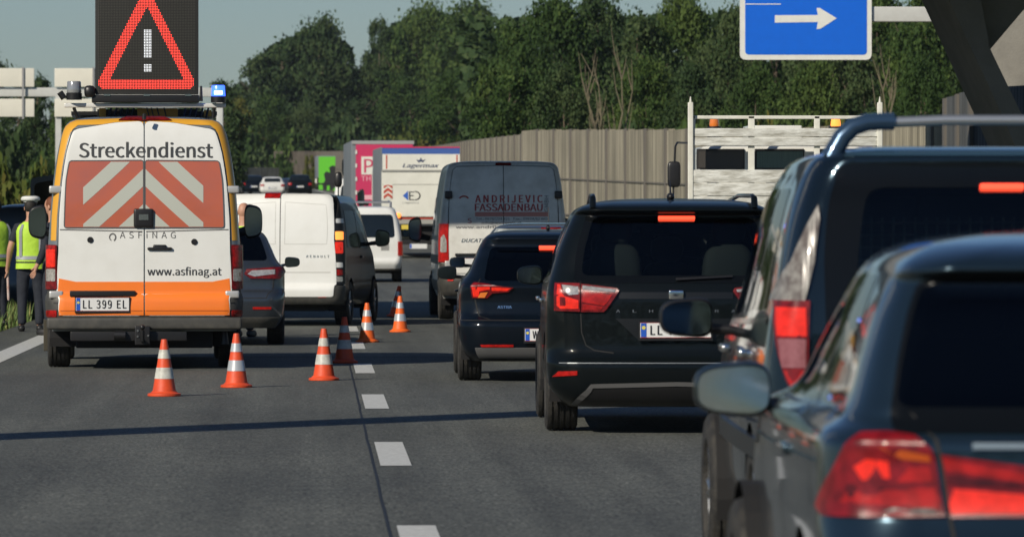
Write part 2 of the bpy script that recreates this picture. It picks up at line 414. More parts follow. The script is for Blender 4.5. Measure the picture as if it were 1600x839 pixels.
def mirror(parent, x, y, z, w, h, sg, mat=None, depth=.13, gl=None):
    """door mirror: housing with glass facing the rear and an arm; sg -1 left"""
    def shape(q):
        k = 1-.22*max(0, (q[1]-y)/depth); kx = (q[0]-x)/w*2*sg
        return (x+(q[0]-x)*k, q[1], z+(q[2]-z)*(1-.14*kx)*k)
    hs = MB().ell((x, y+depth*.45, z), (w/2, depth*.6, h/2), 3.4, 32, 18, shape).build('door_mirror', mat or BLACKPL, parent, smooth=True)
    pts = []
    for k in range(28):
        t = 2*math.pi*k/28; c, s_ = math.cos(t), math.sin(t); px = x+math.copysign(abs(c)**.6, c)*w*.43; kx = (px-x)/w*2*sg
        pts.append((px, z+math.copysign(abs(s_)**.6, s_)*h*.40*(1-.14*kx)))
    MB().prism(pts, y-depth*.20, y-depth*.1).build('mirror_glass', gl or MIRRORG, hs)
    MB().tube([(x-sg*w*.3, y+depth*.4, z-h*.25), (x-sg*(w*.5+.13), y+depth*.4, z-h*.34)], [h*.14, h*.11], 10).build('mirror_arm', mat or BLACKPL, hs)
    return hs
def plate(parent, body, x, z, txt, w=.52, h=.11, off=.012, sub=None, detail=True):
    """number plate at x,z on the rear"""
    yb = body if not isinstance(body, Body) else float(body.P(*body.rear([(x, z)])[0])[1])
    y = yb-off
    p = MB().box(x-w/2, x+w/2, y-.008, y, z-h/2, z+h/2, .0025).build('number_plate', PLATEW, parent)
    B('blue_band', PLATEB, p, x-w/2+.004, x-w/2+.045, y-.0105, y-.0085, z-h/2+.004, z+h/2-.004)
    m = MB()
    for a, b in ((z+h/2-.0022, z+h/2), (z-h/2, z-h/2+.0022)): m.box(x-w/2, x+w/2, y-.0095, y-.0082, a, b)
    m.build('plate_border', M('plate_red', (.55, .04, .04), .5) if detail else INK, p)
    if txt: text('plate_number', y-.009, txt, x-w/2+.075, x+w/2-.03, z-h*.32, z+h*.32, INK, p, off=.002, bold=.012, spacing=1.1)
    if detail:
        MB().lathe([(.001, 0), (.014, 0)], (x-w/2+.025, y-.0125, z+.018), 'Y', 12).build('star_ring', M('plate_yellow', (.7, .6, .1), .5), p)
    B('plate_holder', BLACKPL, p, x-w/2-.012, x+w/2+.012, y-.004, y+.012, z-h/2-.022, z+h/2+.008)
    if sub: text('plate_holder_text', y-.004, sub, x-.16, x+.16, z-h/2-.017, z-h/2-.006, PLATEW, p, off=.002)
    return p
def seat(parent, x, y, zt, w=.46, head=True, mat=None):
    m = MB(); m.ell((x, y, zt-.42), (w/2, .10, .40), 4, 20, 12)
    if head: m.ell((x, y, zt+.07), (.125, .055, .10), 3, 16, 10); m.tube([(x-.05, y, zt-.05), (x-.05, y, zt+.04)], .008, 6); m.tube([(x+.05, y, zt-.05), (x+.05, y, zt+.04)], .008, 6)
    return m.build('seat', mat or SEAT, parent, smooth=True)
def underbody(parent, x, y0, y1, z0, z1, name='underbody'):
    return B(name, DARK, parent, -x, x, y0, y1, z0, z1, bev=.02)
def arch(y, r=.37, zc=.32): return [(y+r*math.cos(t), zc+r*math.sin(t)) for t in np.linspace(-.35, math.pi+.35, 20)]
def vehicle(name, label, cat, X, Y, rot, keys, paint, nar=.05, z0=0, holes=None, wheels=((.9, 3.6)), wr=.33, ww=.22, res=(.05, .045), track=None, group=None, inner=True, zglass=(1.0, 1.5)):
    root = empty(name, (X, Y, z0+GZ(Y)), rot, label, cat, group)
    b = Body(keys, nar); H = list(holes or [])
    w = max(k[1] for k in keys); L = max(k[3] for k in keys)
    if wheels:
        hs = []
        for yy in wheels:
            for sg in (-1, 1): H.append([tuple(q) for q in b.side(arch(yy, wr+.05, wr), sg)])
    body = link('body', b.mesh(None, [h for h in H], res[0], res[1]), paint, root)
    if wheels:
        t = track or w-ww/2-.008
        for yy in wheels:
            for sg in (-1, 1): wheel(root, sg*t, yy, wr, ww, sg)
        underbody(root, w-ww-.08, .25, L-.3, .22, .62)
        # wheel wells
        m = MB()
        for yy in wheels:
            for sg in (-1, 1):
                n = 16; r = wr+.055; xs = (sg*(w-ww-.08), sg*(w-.03)); vs = []; fs = []
                for k in range(n+1):
                    a = -.3+(math.pi+.6)*k/n
                    for q in xs: vs.append((q, yy+r*math.cos(a), wr+r*math.sin(a)))
                for k in range(n): fs.append((2*k, 2*k+1, 2*k+3, 2*k+2))
                m.add(vs, fs); m.build('wheel_well', DARK, root); m = MB()
    return root, b
#VEH
# ------------------------------------------------------------------ ground and road
YS = [-140, 0, 20, 35, 50, 70, 100, 120, 141, 160, 185, 205, 225, 260, 300, 350, 400, 450, 510, 600, 700, 900, 1200, 2500, 5000]
def sheet(name, x0, x1, ys, mat, dz, kind='structure', xf=None):
    m = MB(); vs = []; fs = []
    for y in ys:
        for x in (x0, x1): vs.append(((x(y) if callable(x) else x)+(xf(y) if xf else 0), y, GZ(y)+dz))
    for i in range(len(ys)-1): fs.append((2*i, 2*i+1, 2*i+3, 2*i+2))
    m.add(vs, fs); o = m.build(name, mat, None, fix=False)
    return tag(o, kind=kind)
def ramp(nt, src, stops):
    r = nt.nodes.new('ShaderNodeValToRGB'); e = r.color_ramp.elements
    for i, (p, c) in enumerate(stops):
        el = e[i] if i < 2 else e.new(p)
        el.position = p; el.color = (*c, 1)
    nt.links.new(src, r.inputs[0]); return r
def asphalt():
    m = bpy.data.materials.new('asphalt'); m.use_nodes = True; nt = m.node_tree; b = nt.nodes['Principled BSDF']
    g = nt.nodes.new('ShaderNodeNewGeometry')
    def noi(sx, sy, scale, detail=4, rough=.6):
        mp = nt.nodes.new('ShaderNodeMapping'); mp.inputs['Scale'].default_value = (sx, sy, 1); nt.links.new(g.outputs['Position'], mp.inputs[0])
        n = nt.nodes.new('ShaderNodeTexNoise'); n.inputs['Scale'].default_value = scale; n.inputs['Detail'].default_value = detail; n.inputs['Roughness'].default_value = rough
        nt.links.new(mp.outputs[0], n.inputs['Vector']); return n.outputs['Fac']
    a = noi(1, 1, 42, 3); c = noi(1, .25, .5, 5, .6); d = noi(1, .02, 2.2, 4); e_ = noi(1, .35, 11, 3, .7)
    r1 = ramp(nt, a, [(.38, (.030, .034, .034)), (.68, (.205, .215, .200))])
    r2 = ramp(nt, c, [(.3, (.70, .71, .71)), (.7, (1.18, 1.17, 1.12))])
    r3 = ramp(nt, d, [(.35, (.80, .80, .80)), (.65, (1.14, 1.14, 1.13))])
    r4 = ramp(nt, e_, [(.35, (.8, .8, .8)), (.66, (1.2, 1.2, 1.18))])
    cur = r1.outputs[0]
    for rr in (r2, r3, r4):
        mx = nt.nodes.new('ShaderNodeMix'); mx.data_type = 'RGBA'; mx.blend_type = 'MULTIPLY'; mx.inputs['Factor'].default_value = 1
        nt.links.new(cur, mx.inputs['A']); nt.links.new(rr.outputs[0], mx.inputs['B']); cur = mx.outputs['Result']
    nt.links.new(cur, b.inputs['Base Color']); b.inputs['Roughness'].default_value = .78; b.inputs['Specular IOR Level'].default_value = .35
    bp = nt.nodes.new('ShaderNodeBump'); bp.inputs['Strength'].default_value = .6; bp.inputs['Distance'].default_value = .006
    nt.links.new(a, bp.inputs['Height']); nt.links.new(bp.outputs[0], b.inputs['Normal'])
    return m
ASPH = asphalt()
GRASSM = M('verge_ground', (.07, .085, .03), .95, noise=(.6, 1, (.13, .12, .06)), bump=(30, .5))
sheet('ground', -900, 900, YS, GRASSM, -.05)
def XR(y): return float(np.interp(y, [0, 110, 150, 184, 250, 420, 600], [9.6, 9.6, 7.4, 6.0, 5.0, 2.4, -.8]))
def XL(y): return float(np.interp(y, [0, 250, 420, 600], [-4.45, -4.45, -7, -10.5]))
sheet('road', XL, XR, YS, ASPH, 0.0)
sheet('opposite_road', -34, -16, YS, ASPH, 0.0)
LINEM = M('line_paint', (.62, .63, .6), .6, noise=(18, .55, (.3, .3, .28)), bump=(60, .3))
m = MB()
for k in range(-1, 20):
    y0 = 36.9+11.2*k; y1 = y0+3.95
    m.add([(.42, y0, GZ(y0)+.004), (.62, y0, GZ(y0)+.004), (.62, y1, GZ(y1)+.004), (.42, y1, GZ(y1)+.004)], [(0, 1, 2, 3)])
tag(m.build('road_marking', LINEM), kind='structure')
m = MB()
for k in range(-2, 9):
    y0 = 36.9+11.2*k; y1 = y0+3.95
    m.add([(4.2, y0, GZ(y0)+.004), (4.4, y0, GZ(y0)+.004), (4.4, y1, GZ(y1)+.004), (4.2, y1, GZ(y1)+.004)], [(0, 1, 2, 3)])
tag(m.build('road_marking', LINEM), kind='structure')
sheet('edge_line', lambda y: XL(y)+.67, lambda y: XL(y)+.97, YS[:-3], LINEM, .004)
sheet('edge_line', lambda y: XR(y)-.9, lambda y: XR(y)-.7, YS[:-3], LINEM, .004)
TARM = M('joint_tar', (.012, .012, .012), .6)
ys = list(np.arange(10, 220, 1.5)); rj = random.Random(3); wob = {round(y, 2): .375+rj.uniform(-.004, .004) for y in ys}
sheet('road_joint', -.009, .009, ys, TARM, .0025, xf=lambda y: wob[round(y, 2)])
for yy, xa, xb in ((66.5, -3, 2.6), (101, -3.4, 3.6)):
    tag(B('road_joint', TARM, None, xa, xb, yy, yy+.05, .001, .0028), kind='structure')
# kerb strip and verge on the left
def blades(name, n, fx, seed, mats, h=(.15, .5), wd=.012, **kw):
    rr = random.Random(seed); mb = MB()
    for i in range(n):
        x, y, z = fx(rr); a = rr.uniform(0, 6.28); hh = rr.uniform(*h); l = rr.uniform(.05, .3)*hh; dx, dy = math.cos(a), math.sin(a); px, py = -dy*wd, dx*wd
        mb.cur = 0 if rr.random() < .75 else 1
        mb.add([(x-px, y-py, z), (x+px, y+py, z), (x+dx*l+px*.6, y+dy*l+py*.6, z+hh*.6), (x+dx*l-px*.6, y+dy*l-py*.6, z+hh*.6), (x+dx*l*2.2, y+dy*l*2.2, z+hh)],
               [(0, 1, 2, 3), (3, 2, 4)])
    return tag(mb.build(name, mats, fix=False), **kw)
GREENA = M('grass_green', (.10, .16, .035), .7); GREENB = M('grass_straw', (.28, .27, .10), .8); YEL = M('weed_flower', (.6, .5, .05), .7)
blades('grass', 15000, lambda r: (-4.55-abs(r.gauss(0, .8)), r.uniform(60, 150), -.05), 5, [GREENA, GREENB], (.12, .4), .014, kind='stuff')
# ------------------------------------------------------------------ bridge over the road (deck above the frame, pier at the right)
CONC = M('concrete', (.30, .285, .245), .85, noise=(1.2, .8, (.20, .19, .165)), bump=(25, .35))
CONCD = M('concrete_dark', (.21, .195, .165), .9, noise=(1.2, .8, (.14, .13, .11)), bump=(25, .35))  # darker concrete colour for deck and legs
br = empty('bridge', (8, 90, 0), 0, 'concrete road bridge overhead carried on a leaning pier at the upper right', 'bridge')
def P3(px, py, Y, T): return (wx(px, Y)-8, T-90, wz(py, Y))
m = MB(); m.add([(-60, -6.3, 6.7), (30, -5.0, 6.7), (30, 11.5, 6.7), (-60, 10.4, 6.7), (-60, -6.3, 7.9), (30, -5.0, 7.9), (30, 11.5, 7.9), (-60, 10.4, 7.9)],
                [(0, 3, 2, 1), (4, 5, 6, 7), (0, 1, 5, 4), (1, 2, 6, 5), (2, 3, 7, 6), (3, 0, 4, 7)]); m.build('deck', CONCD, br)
def limb(name, pts, y0, y1, mat):   # pts: photo outline at distance y0, a slab running back to y1
    MB().prism([(wx(p[0], y1 if len(p) > 2 else y0)-8, wz(p[1], y1 if len(p) > 2 else y0)) for p in pts], y0-90, y1-90).build(name, mat, br)
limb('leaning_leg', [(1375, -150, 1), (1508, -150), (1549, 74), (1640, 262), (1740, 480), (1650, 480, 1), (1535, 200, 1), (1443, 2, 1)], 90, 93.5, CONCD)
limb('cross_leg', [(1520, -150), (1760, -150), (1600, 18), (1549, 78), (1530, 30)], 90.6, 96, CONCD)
MB().prism([(wx(1547, 118)-8, -.2), (wx(2500, 118)-8, -.2), (wx(2500, 118)-8, 9), (wx(1547, 118)-8, 9)], 28, 30).build('abutment', CONC, br)
# ------------------------------------------------------------------ noise walls
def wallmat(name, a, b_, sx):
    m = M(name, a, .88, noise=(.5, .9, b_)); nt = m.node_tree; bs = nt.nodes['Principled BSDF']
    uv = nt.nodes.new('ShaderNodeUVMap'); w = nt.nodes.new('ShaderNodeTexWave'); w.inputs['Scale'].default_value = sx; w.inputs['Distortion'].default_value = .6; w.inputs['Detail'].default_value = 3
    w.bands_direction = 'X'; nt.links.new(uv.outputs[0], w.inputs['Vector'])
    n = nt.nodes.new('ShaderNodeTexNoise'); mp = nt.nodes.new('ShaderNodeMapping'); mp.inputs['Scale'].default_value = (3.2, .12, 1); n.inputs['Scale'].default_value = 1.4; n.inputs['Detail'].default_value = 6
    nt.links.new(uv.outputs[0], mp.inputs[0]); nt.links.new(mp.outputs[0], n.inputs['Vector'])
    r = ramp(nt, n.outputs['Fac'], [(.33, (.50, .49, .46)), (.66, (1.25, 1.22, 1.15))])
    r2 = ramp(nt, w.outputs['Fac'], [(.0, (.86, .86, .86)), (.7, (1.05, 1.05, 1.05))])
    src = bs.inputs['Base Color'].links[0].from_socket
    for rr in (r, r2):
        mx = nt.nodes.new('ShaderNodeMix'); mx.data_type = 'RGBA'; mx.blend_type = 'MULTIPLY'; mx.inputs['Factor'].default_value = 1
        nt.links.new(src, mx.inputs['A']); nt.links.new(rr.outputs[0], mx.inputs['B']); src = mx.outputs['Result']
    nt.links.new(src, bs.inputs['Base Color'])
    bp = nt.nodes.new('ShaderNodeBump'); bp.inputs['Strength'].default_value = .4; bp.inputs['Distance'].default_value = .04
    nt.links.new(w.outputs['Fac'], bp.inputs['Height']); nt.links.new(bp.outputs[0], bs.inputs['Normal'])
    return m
WALLM = wallmat('wall_timber_concrete', (.315, .295, .235), (.245, .23, .185), 2.2)
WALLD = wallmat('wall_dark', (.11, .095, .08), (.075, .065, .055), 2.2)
WALLP = wallmat('wall_pale', (.42, .40, .32), (.32, .30, .24), 1.2)
def noisewall(name, pts, mat, label, th=.25, panel=3.2, post=True, lower=None, group=None):
    """pts: (X, Y, ztop) along the wall"""
    x0, y0 = pts[0][:2]; root = empty(name, (x0, y0, GZ(y0)), 0, label, 'noise wall', group); o = Vector((x0, y0, GZ(y0)))
    vs = []; fs = []; U = []; run = 0; posts = []; lows = []
    for (a, b_) in zip(pts[:-1], pts[1:]):
        d = math.hypot(b_[0]-a[0], b_[1]-a[1]); n = max(1, round(d/panel)); nx, ny = (b_[1]-a[1])/d*th, -(b_[0]-a[0])/d*th
        for k in range(n):
            p = [a[j]+(b_[j]-a[j])*k/n for j in range(3)]; q = [a[j]+(b_[j]-a[j])*(k+1)/n for j in range(3)]
            zt = q[2]; i = len(vs); zp, zq = GZ(p[1])-.6, GZ(q[1])-.6
            for (c, zb) in ((p, zp), (q, zq)):
                for s_ in (0, 1): vs.append(Vector((c[0]+nx*s_, c[1]+ny*s_, zb))-o); vs.append(Vector((c[0]+nx*s_, c[1]+ny*s_, zt))-o)
            # order: p0b p0t p1b p1t q0b q0t q1b q1t
            for f, uu in (((0, 4, 5, 1), 0), ((2, 3, 7, 6), 0), ((1, 5, 7, 3), 0), ((0, 1, 3, 2), 0), ((4, 6, 7, 5), 0)):
                fs.append(tuple(i+j for j in f))
                for j in f: U.append((run+(d/n if j >= 4 else 0), zt if j % 2 else 0))
            posts.append((p, zp, zt, nx, ny)); run += d/n
    me = bpy.data.meshes.new(name); me.from_pydata([tuple(v) for v in vs], [], fs); uvl = me.uv_layers.new(name='UVMap')
    uvl.data.foreach_set('uv', [c for u in U for c in u]); link('wall_panels', me, mat, root)
    if post:
        mm = MB()
        for p, zb, zt, nx, ny in posts:
            c = Vector((p[0]-nx*.06, p[1]-ny*.06, 0))-o; mm.box(c.x-.035, c.x+.035, c.y-.09, c.y+.26, zb-o.z, zt-o.z+.01)
        s_ = mm.build('posts', M('wall_post', (.13, .12, .105), .7), root)
        mm = MB()
        for (a, b_) in zip(pts[:-1], pts[1:]):
            d = math.hypot(b_[0]-a[0], b_[1]-a[1]); nx, ny = (b_[1]-a[1])/d, -(b_[0]-a[0])/d
            q = [Vector((a[0]-nx*.05, a[1]-ny*.05, 0)), Vector((b_[0]-nx*.05, b_[1]-ny*.05, 0))]
            for f0, hh in ((.6, .035), (1.05, .05)):
                za = [a[2]-f0*2.4-hh-o.z, b_[2]-f0*2.4-hh-o.z]
                mm.add([(q[0].x-o.x, q[0].y-o.y, za[0]), (q[1].x-o.x, q[1].y-o.y, za[1]), (q[1].x-o.x, q[1].y-o.y, za[1]+hh), (q[0].x-o.x, q[0].y-o.y, za[0]+hh)], [(0, 1, 2, 3)])
        mm.build('panel_joint', M('wall_post', (.13, .12, .105), .7), root, fix=False)
    return root
def wp(px, py, Y): return (wx(px, Y), Y, wz(py, Y))
noisewall('noise_wall', [wp(1545, 196, 132), wp(1300, 199, 142), wp(1075, 204, 156), wp(815, 205, 184)], WALLM, 'ribbed grey brown noise wall standing behind the white flatbed truck')
noisewall('noise_wall', [wp(815, 211, 184.5), wp(735, 220, 212), wp(690, 228, 250), wp(640, 234, 310), wp(560, 238, 420), wp(500, 238, 600)], WALLM, 'weathered noise wall curving away behind the box truck with the tail lift')
noisewall('noise_wall', [wp(610, 236, 600), wp(428, 237, 620)], WALLD, 'dark brown noise wall far off between two ivy covered sections')
noisewall('noise_wall', [wp(436, 262, 560), wp(150, 262, 540)], WALLP, 'low pale noise wall far off left of the ivy', post=False)
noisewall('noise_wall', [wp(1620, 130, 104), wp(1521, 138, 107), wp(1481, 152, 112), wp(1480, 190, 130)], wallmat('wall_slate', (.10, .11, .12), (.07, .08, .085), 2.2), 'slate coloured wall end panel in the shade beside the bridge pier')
# ------------------------------------------------------------------ signs
SIGNB = M('sign_blue', (.008, .14, .72), .35, noise=(5, .3, (.01, .11, .6)))
SIGNW = M('sign_white', (.78, .79, .74), .4, noise=(6, .35, (.6, .6, .55)))
GALV = M('galvanised', (.62, .63, .60), .45, .15, noise=(5, .5, (.5, .5, .47)))
Y = 130; s_ = sc(Y); r0 = empty('road_sign', (wx(1260, Y), Y, 0), 0, 'blue direction sign with a white arrow pointing right on a white boom', 'road sign')
def bx(px): return (px-1260)/s_
def roundrect(x0, x1, z0, z1, r): return rnd([(x0, z0), (x1, z0), (x1, z1), (x0, z1)], r, 5)
MB().prism(roundrect(bx(1157), bx(1363.5), wz(93.5, Y), wz(-150, Y), .14), -.02, .05).build('sign_border', SIGNW, r0)
MB().prism(roundrect(bx(1165), bx(1356), wz(85.5, Y), wz(-142, Y), .09), -.026, -.021).build('sign_face', SIGNB, r0)
arr = [(1211.5, 24), (1279, 23.5), (1277, 12.5), (1282, 12.5), (1308.5, 28.5), (1283, 45), (1277, 45.5), (1279, 34.5), (1211.5, 35.5)]
MB().prism([(bx(a), wz(b_, Y)) for a, b_ in arr], -.031, -.027).build('arrow', SIGNW, r0)
B('divider', SIGNW, r0, bx(1166), bx(1221), -.031, -.027, wz(7.2, Y), wz(5.8, Y))
B('boom', GALV, r0, bx(1240), bx(1800), .06, .40, wz(33.5, Y), wz(10, Y), bev=.02)
B('post', GALV, r0, bx(1790), bx(1830), .02, .44, -.1, wz(-10, Y), bev=.02)
# far gantry with the pale backs of signs
Y = 200; g0 = empty('sign_gantry', (wx(345, Y), Y, 0), 0, 'pale sign gantry seen from behind with blank panel backs behind the service van', 'sign gantry')
gx = lambda px: (px-345)/sc(Y)
B('beam', GALV, g0, gx(-420), gx(349), -.15, .15, wz(152, Y), wz(138, Y), bev=.02)
B('post', GALV, g0, gx(338.5), gx(349), -.14, .14, 0, wz(138, Y)-.02, bev=.02); B('post', GALV, g0, gx(88), gx(97), -.16, .13, 0, wz(152, Y)+.02)
for a, c in ((-60, 55.5), (87, 165)):
    for t_, bt in ((108, 137), (155.5, 183.5)):
        pn = B('sign_back', M('sign_back', (.74, .72, .62), .5, noise=(2, .5, (.62, .6, .52))), g0, gx(a), gx(c), -.26, -.2, wz(bt, Y), wz(t_, Y), bev=.015)
    B('bracket', M('bracket_grey', (.3, .3, .3), .5), g0, gx(c-19), gx(c-16), -.32, -.27, wz(187, Y), wz(106, Y))
# tall post left of the picture: its shadow crosses the road
gp = empty('gantry_post', (-7.6, 35.7, 0), 0, 'steel gantry post left of the road casting a long stripe of shadow', 'post')
MB().box(-.33, .33, -.33, .33, -.1, 12.5, .05).build('shaft', GALV, gp, smooth=True); B('foot', CONC, gp, -.6, .6, -.6, .6, -.1, .4, bev=.04)

# ------------------------------------------------------------------ trees
def leafmat(name, a, b_, c):
    m = bpy.data.materials.new(name); m.use_nodes = True; nt = m.node_tree; bs = nt.nodes['Principled BSDF']
    g = nt.nodes.new('ShaderNodeNewGeometry'); oi = nt.nodes.new('ShaderNodeObjectInfo')
    n = nt.nodes.new('ShaderNodeTexNoise'); n.inputs['Scale'].default_value = .55; n.inputs['Detail'].default_value = 3; nt.links.new(g.outputs['Position'], n.inputs['Vector'])
    rp = nt.nodes.new('ShaderNodeMath'); rp.operation = 'MULTIPLY_ADD'; nt.links.new(g.outputs['Random Per Island'], rp.inputs[0]); rp.inputs[1].default_value = .35; nt.links.new(n.outputs['Fac'], rp.inputs[2])
    ad = nt.nodes.new('ShaderNodeMath'); ad.operation = 'MULTIPLY_ADD'; nt.links.new(oi.outputs['Random'], ad.inputs[0]); ad.inputs[1].default_value = .3; nt.links.new(rp.outputs[0], ad.inputs[2])
    r = ramp(nt, ad.outputs[0], [(.35, a), (.8, b_), (1.1, c)]); r.color_ramp.elements[2].position = 1.0
    nt.links.new(r.outputs[0], bs.inputs['Base Color']); bs.inputs['Roughness'].default_value = .75; bs.inputs['Specular IOR Level'].default_value = .2
    tr = nt.nodes.new('ShaderNodeBsdfTranslucent'); nt.links.new(r.outputs[0], tr.inputs[0]); mx = nt.nodes.new('ShaderNodeMixShader'); mx.inputs[0].default_value = .25
    out = nt.nodes['Material Output']; nt.links.new(bs.outputs[0], mx.inputs[1]); nt.links.new(tr.outputs[0], mx.inputs[2]); nt.links.new(mx.outputs[0], out.inputs[0])
    return m
LEAF = [leafmat('leaf_mid', (.024, .050, .014), (.048, .092, .022), (.088, .135, .032)),
        leafmat('leaf_blue', (.024, .048, .019), (.045, .082, .028), (.08, .115, .042)),
        leafmat('leaf_yellow', (.04, .06, .012), (.085, .115, .02), (.15, .14, .03))]
BARK = M('bark', (.13, .10, .07), .9, noise=(3, .8, (.22, .18, .13)))
BARKP = M('bark_pale', (.17, .15, .09), .9, noise=(2, .8, (.14, .11, .08)))
def crown_mesh(seed, w, h, zb, n=7500, size=(.06, .15), lobes=46, droop=0.):
    rg = np.random.RandomState(seed); cl = []
    while len(cl) < lobes:
        t = rg.uniform(0, 1); a = rg.uniform(0, 2*math.pi)
        env = math.sin(math.pi*min(1, (t*.86+.12)))**.55
        r = env*w/2*math.sqrt(rg.uniform(.15, 1)); cl.append((r*math.cos(a), r*math.sin(a), zb+h*(.04+.9*t), rg.uniform(.4, 1.15)*w*.105*(1.1-.35*t)))
    cl = np.array(cl); pr = cl[:, 3]**2; pr /= pr.sum()
    ci = rg.choice(len(cl), n, p=pr); d = rg.normal(size=(n, 3)); d /= np.linalg.norm(d, axis=1, keepdims=True)
    rr = cl[ci, 3]*rg.uniform(.3, 1, n)**.5*rg.choice([1, 1.15, 1.5, 2.1], n); c = cl[ci, :3]+d*rr[:, None]*np.array([1.15, 1.15, .85])
    c[:, 2] -= droop*rg.uniform(0, 1, n)*rr
    # leaf quads: roughly facing outwards from their lobe
    nrm = d+rg.normal(size=(n, 3))*.8; nrm /= np.linalg.norm(nrm, axis=1, keepdims=True)
    t1 = np.cross(nrm, rg.normal(size=(n, 3))); t1 /= np.linalg.norm(t1, axis=1, keepdims=True); t2 = np.cross(nrm, t1)
    sz = rg.uniform(*size, n)[:, None]; a = sz*rg.uniform(.6, 1, (n, 1))
    V = np.stack([c-t1*a-t2*sz*.4, c+t1*a*.3-t2*sz, c+t1*a+t2*sz*.5, c-t1*a*.2+t2*sz], 1).reshape(-1, 3)
    me = bpy.data.meshes.new('crown'); me.vertices.add(4*n); me.vertices.foreach_set('co', V.ravel())
    me.loops.add(4*n); me.loops.foreach_set('vertex_index', np.arange(4*n)); me.polygons.add(n)
    me.polygons.foreach_set('loop_start', np.arange(n)*4); me.update(calc_edges=True); me.validate()
    return me
def trunk_mesh(seed, h, r, spread, n=7, start=.25):
    rr = random.Random(seed); m = MB(); pts = [(0, 0, -1.5)]; x = y = 0
    for k in range(1, 8): x += rr.gauss(0, .09); y += rr.gauss(0, .09); pts.append((x, y, h*k/7))
    m.tube(pts, [r*(1-.12*k) for k in range(8)], 9)
    for i in range(n):
        k = rr.uniform(start, .9)*7; b_ = pts[int(k)]; a = rr.uniform(0, 6.28); l = rr.uniform(.5, 1)*spread
        q = [b_]; dx, dy = math.cos(a), math.sin(a)
        for j in (1, 2, 3): q.append((b_[0]+dx*l*j/3+rr.gauss(0, .1), b_[1]+dy*l*j/3+rr.gauss(0, .1), b_[2]+l*(.55*j/3+.35*(j/3)**2)+rr.gauss(0, .1)))
        m.tube(q, [r*.42, r*.3, r*.18, r*.06], 6)
        for j in (2, 3):
            a2 = a+rr.uniform(-1, 1); l2 = l*.5; m.tube([q[j], (q[j][0]+math.cos(a2)*l2*.7, q[j][1]+math.sin(a2)*l2*.7, q[j][2]+l2*.8)], [r*.14, r*.03], 5)
    o = m.build('trunk_src', BARK, None, smooth=True, fix=False); me = o.data; bpy.data.objects.remove(o); return me
# prototypes, height 10
PROTO = []
for i, (w_, sd_, n_, lb) in enumerate(((7.5, 11, 22000, 130), (6.2, 12, 19000, 110), (8.5, 13, 25000, 150), (5.2, 14, 15000, 90))):
    PROTO.append((crown_mesh(sd_, w_, 9.0, 1.0, n_, lobes=lb, droop=.6 if i == 1 else 0), trunk_mesh(sd_, 8.5, .22, 2.4)))
BUSH = crown_mesh(31, 5.0, 3.0, -.1, 3500, (.1, .24), 26)
def tree(px, top, Y, wpx, proto, leaf, label, group='trees of the wood behind the noise wall', name='tree', base=None):
    """crown top at photo row `top`, about wpx wide"""
    zb = GZ(Y) if base is None else base; H = wz(top, Y)-zb; kz = H/10.0; pw = (7.5, 6.2, 8.5, 5.2)[proto]; kx = wpx/sc(Y)/pw
    rt = empty(name, (wx(px, Y), Y, zb), random.uniform(0, 6.28), label, 'tree', group)
    for nm, me, mt in (('crown', PROTO[proto][0], LEAF[leaf]), ('trunk', PROTO[proto][1], BARK)):
        o = bpy.data.objects.new(nm, me); COL.objects.link(o); o.parent = rt; o.scale = (kx, kx, kz)
        if not me.materials: me.materials.append(mt)
        o.material_slots[0].link = 'OBJECT'; o.material_slots[0].material = mt
    return rt
def bush(px, top, Y, wpx, leaf, label, group=None, name='bush', tall=1.):
    zb = GZ(Y); H = wz(top, Y)-zb; rt = empty(name, (wx(px, Y), Y, zb), random.uniform(0, 6.28), label, 'bush', group)
    o = bpy.data.objects.new('foliage', BUSH); COL.objects.link(o); o.parent = rt; o.scale = (wpx/sc(Y)/5.0, wpx/sc(Y)/5.0, H/3.0)
    if not BUSH.materials: BUSH.materials.append(LEAF[0])
    o.material_slots[0].link = 'OBJECT'; o.material_slots[0].material = LEAF[leaf]
    return rt
TR = [(405, 82, 300, 110, 3, 1, 'tree at the left edge of the wood, right of the blue flashing beacon'),
      (445, 52, 312, 130, 1, 1, 'tall drooping tree forming the left half of the first rounded clump'),
      (497, 28, 320, 125, 0, 1, 'tallest tree of the rounded clump above the green truck'),
      (540, 98, 300, 85, 3, 0, 'low tree filling the dip in the tree line'),
      (590, 24, 330, 62, 3, 1, 'narrow dark tree right of the dip in the tree line'),
      (622, 40, 318, 90, 3, 0, 'slim tree between the narrow dark tree and the high crowns'),
      (668, 8, 300, 140, 2, 0, 'broad tree rising above the pink truck'),
      (735, 2, 290, 150, 0, 0, 'broad mid green tree above the box truck'),
      (800, 22, 300, 120, 1, 0, 'tree with a low top in the middle of the wood above the curving wall'),
      (865, -6, 285, 160, 2, 0, 'wide crown above the grey shaded van'),
      (935, -12, 290, 130, 0, 1, 'bluish green tree behind the bare pale branches'),
      (1000, 8, 280, 130, 1, 1, 'drooping tree right of the bare pale branches'),
      (1065, -10, 282, 140, 2, 0, 'wide tree left of the blue direction sign'),
      (1140, 12, 270, 130, 0, 1, 'tree directly behind the left edge of the blue sign'),
      (1215, -4, 275, 150, 2, 0, 'wide tree mostly hidden behind the blue sign'),
      (1300, -10, 265, 140, 0, 1, 'tree below the right edge of the blue sign'),
      (1370, -20, 270, 140, 2, 0, 'tree above the right post of the flatbed rack'),
      (1450, -25, 262, 140, 0, 0, 'tree at the right end of the wood, beside the bridge pier'),
      (1530, -30, 262, 140, 2, 1, 'tree at the far right partly hidden by the bridge pier')]
TR = [(t[0], t[1], (660 if t[0] < 700 else 640 if t[0] < 740 else t[2]))+t[3:] for t in TR]
for t_ in TR: tree(*t_)
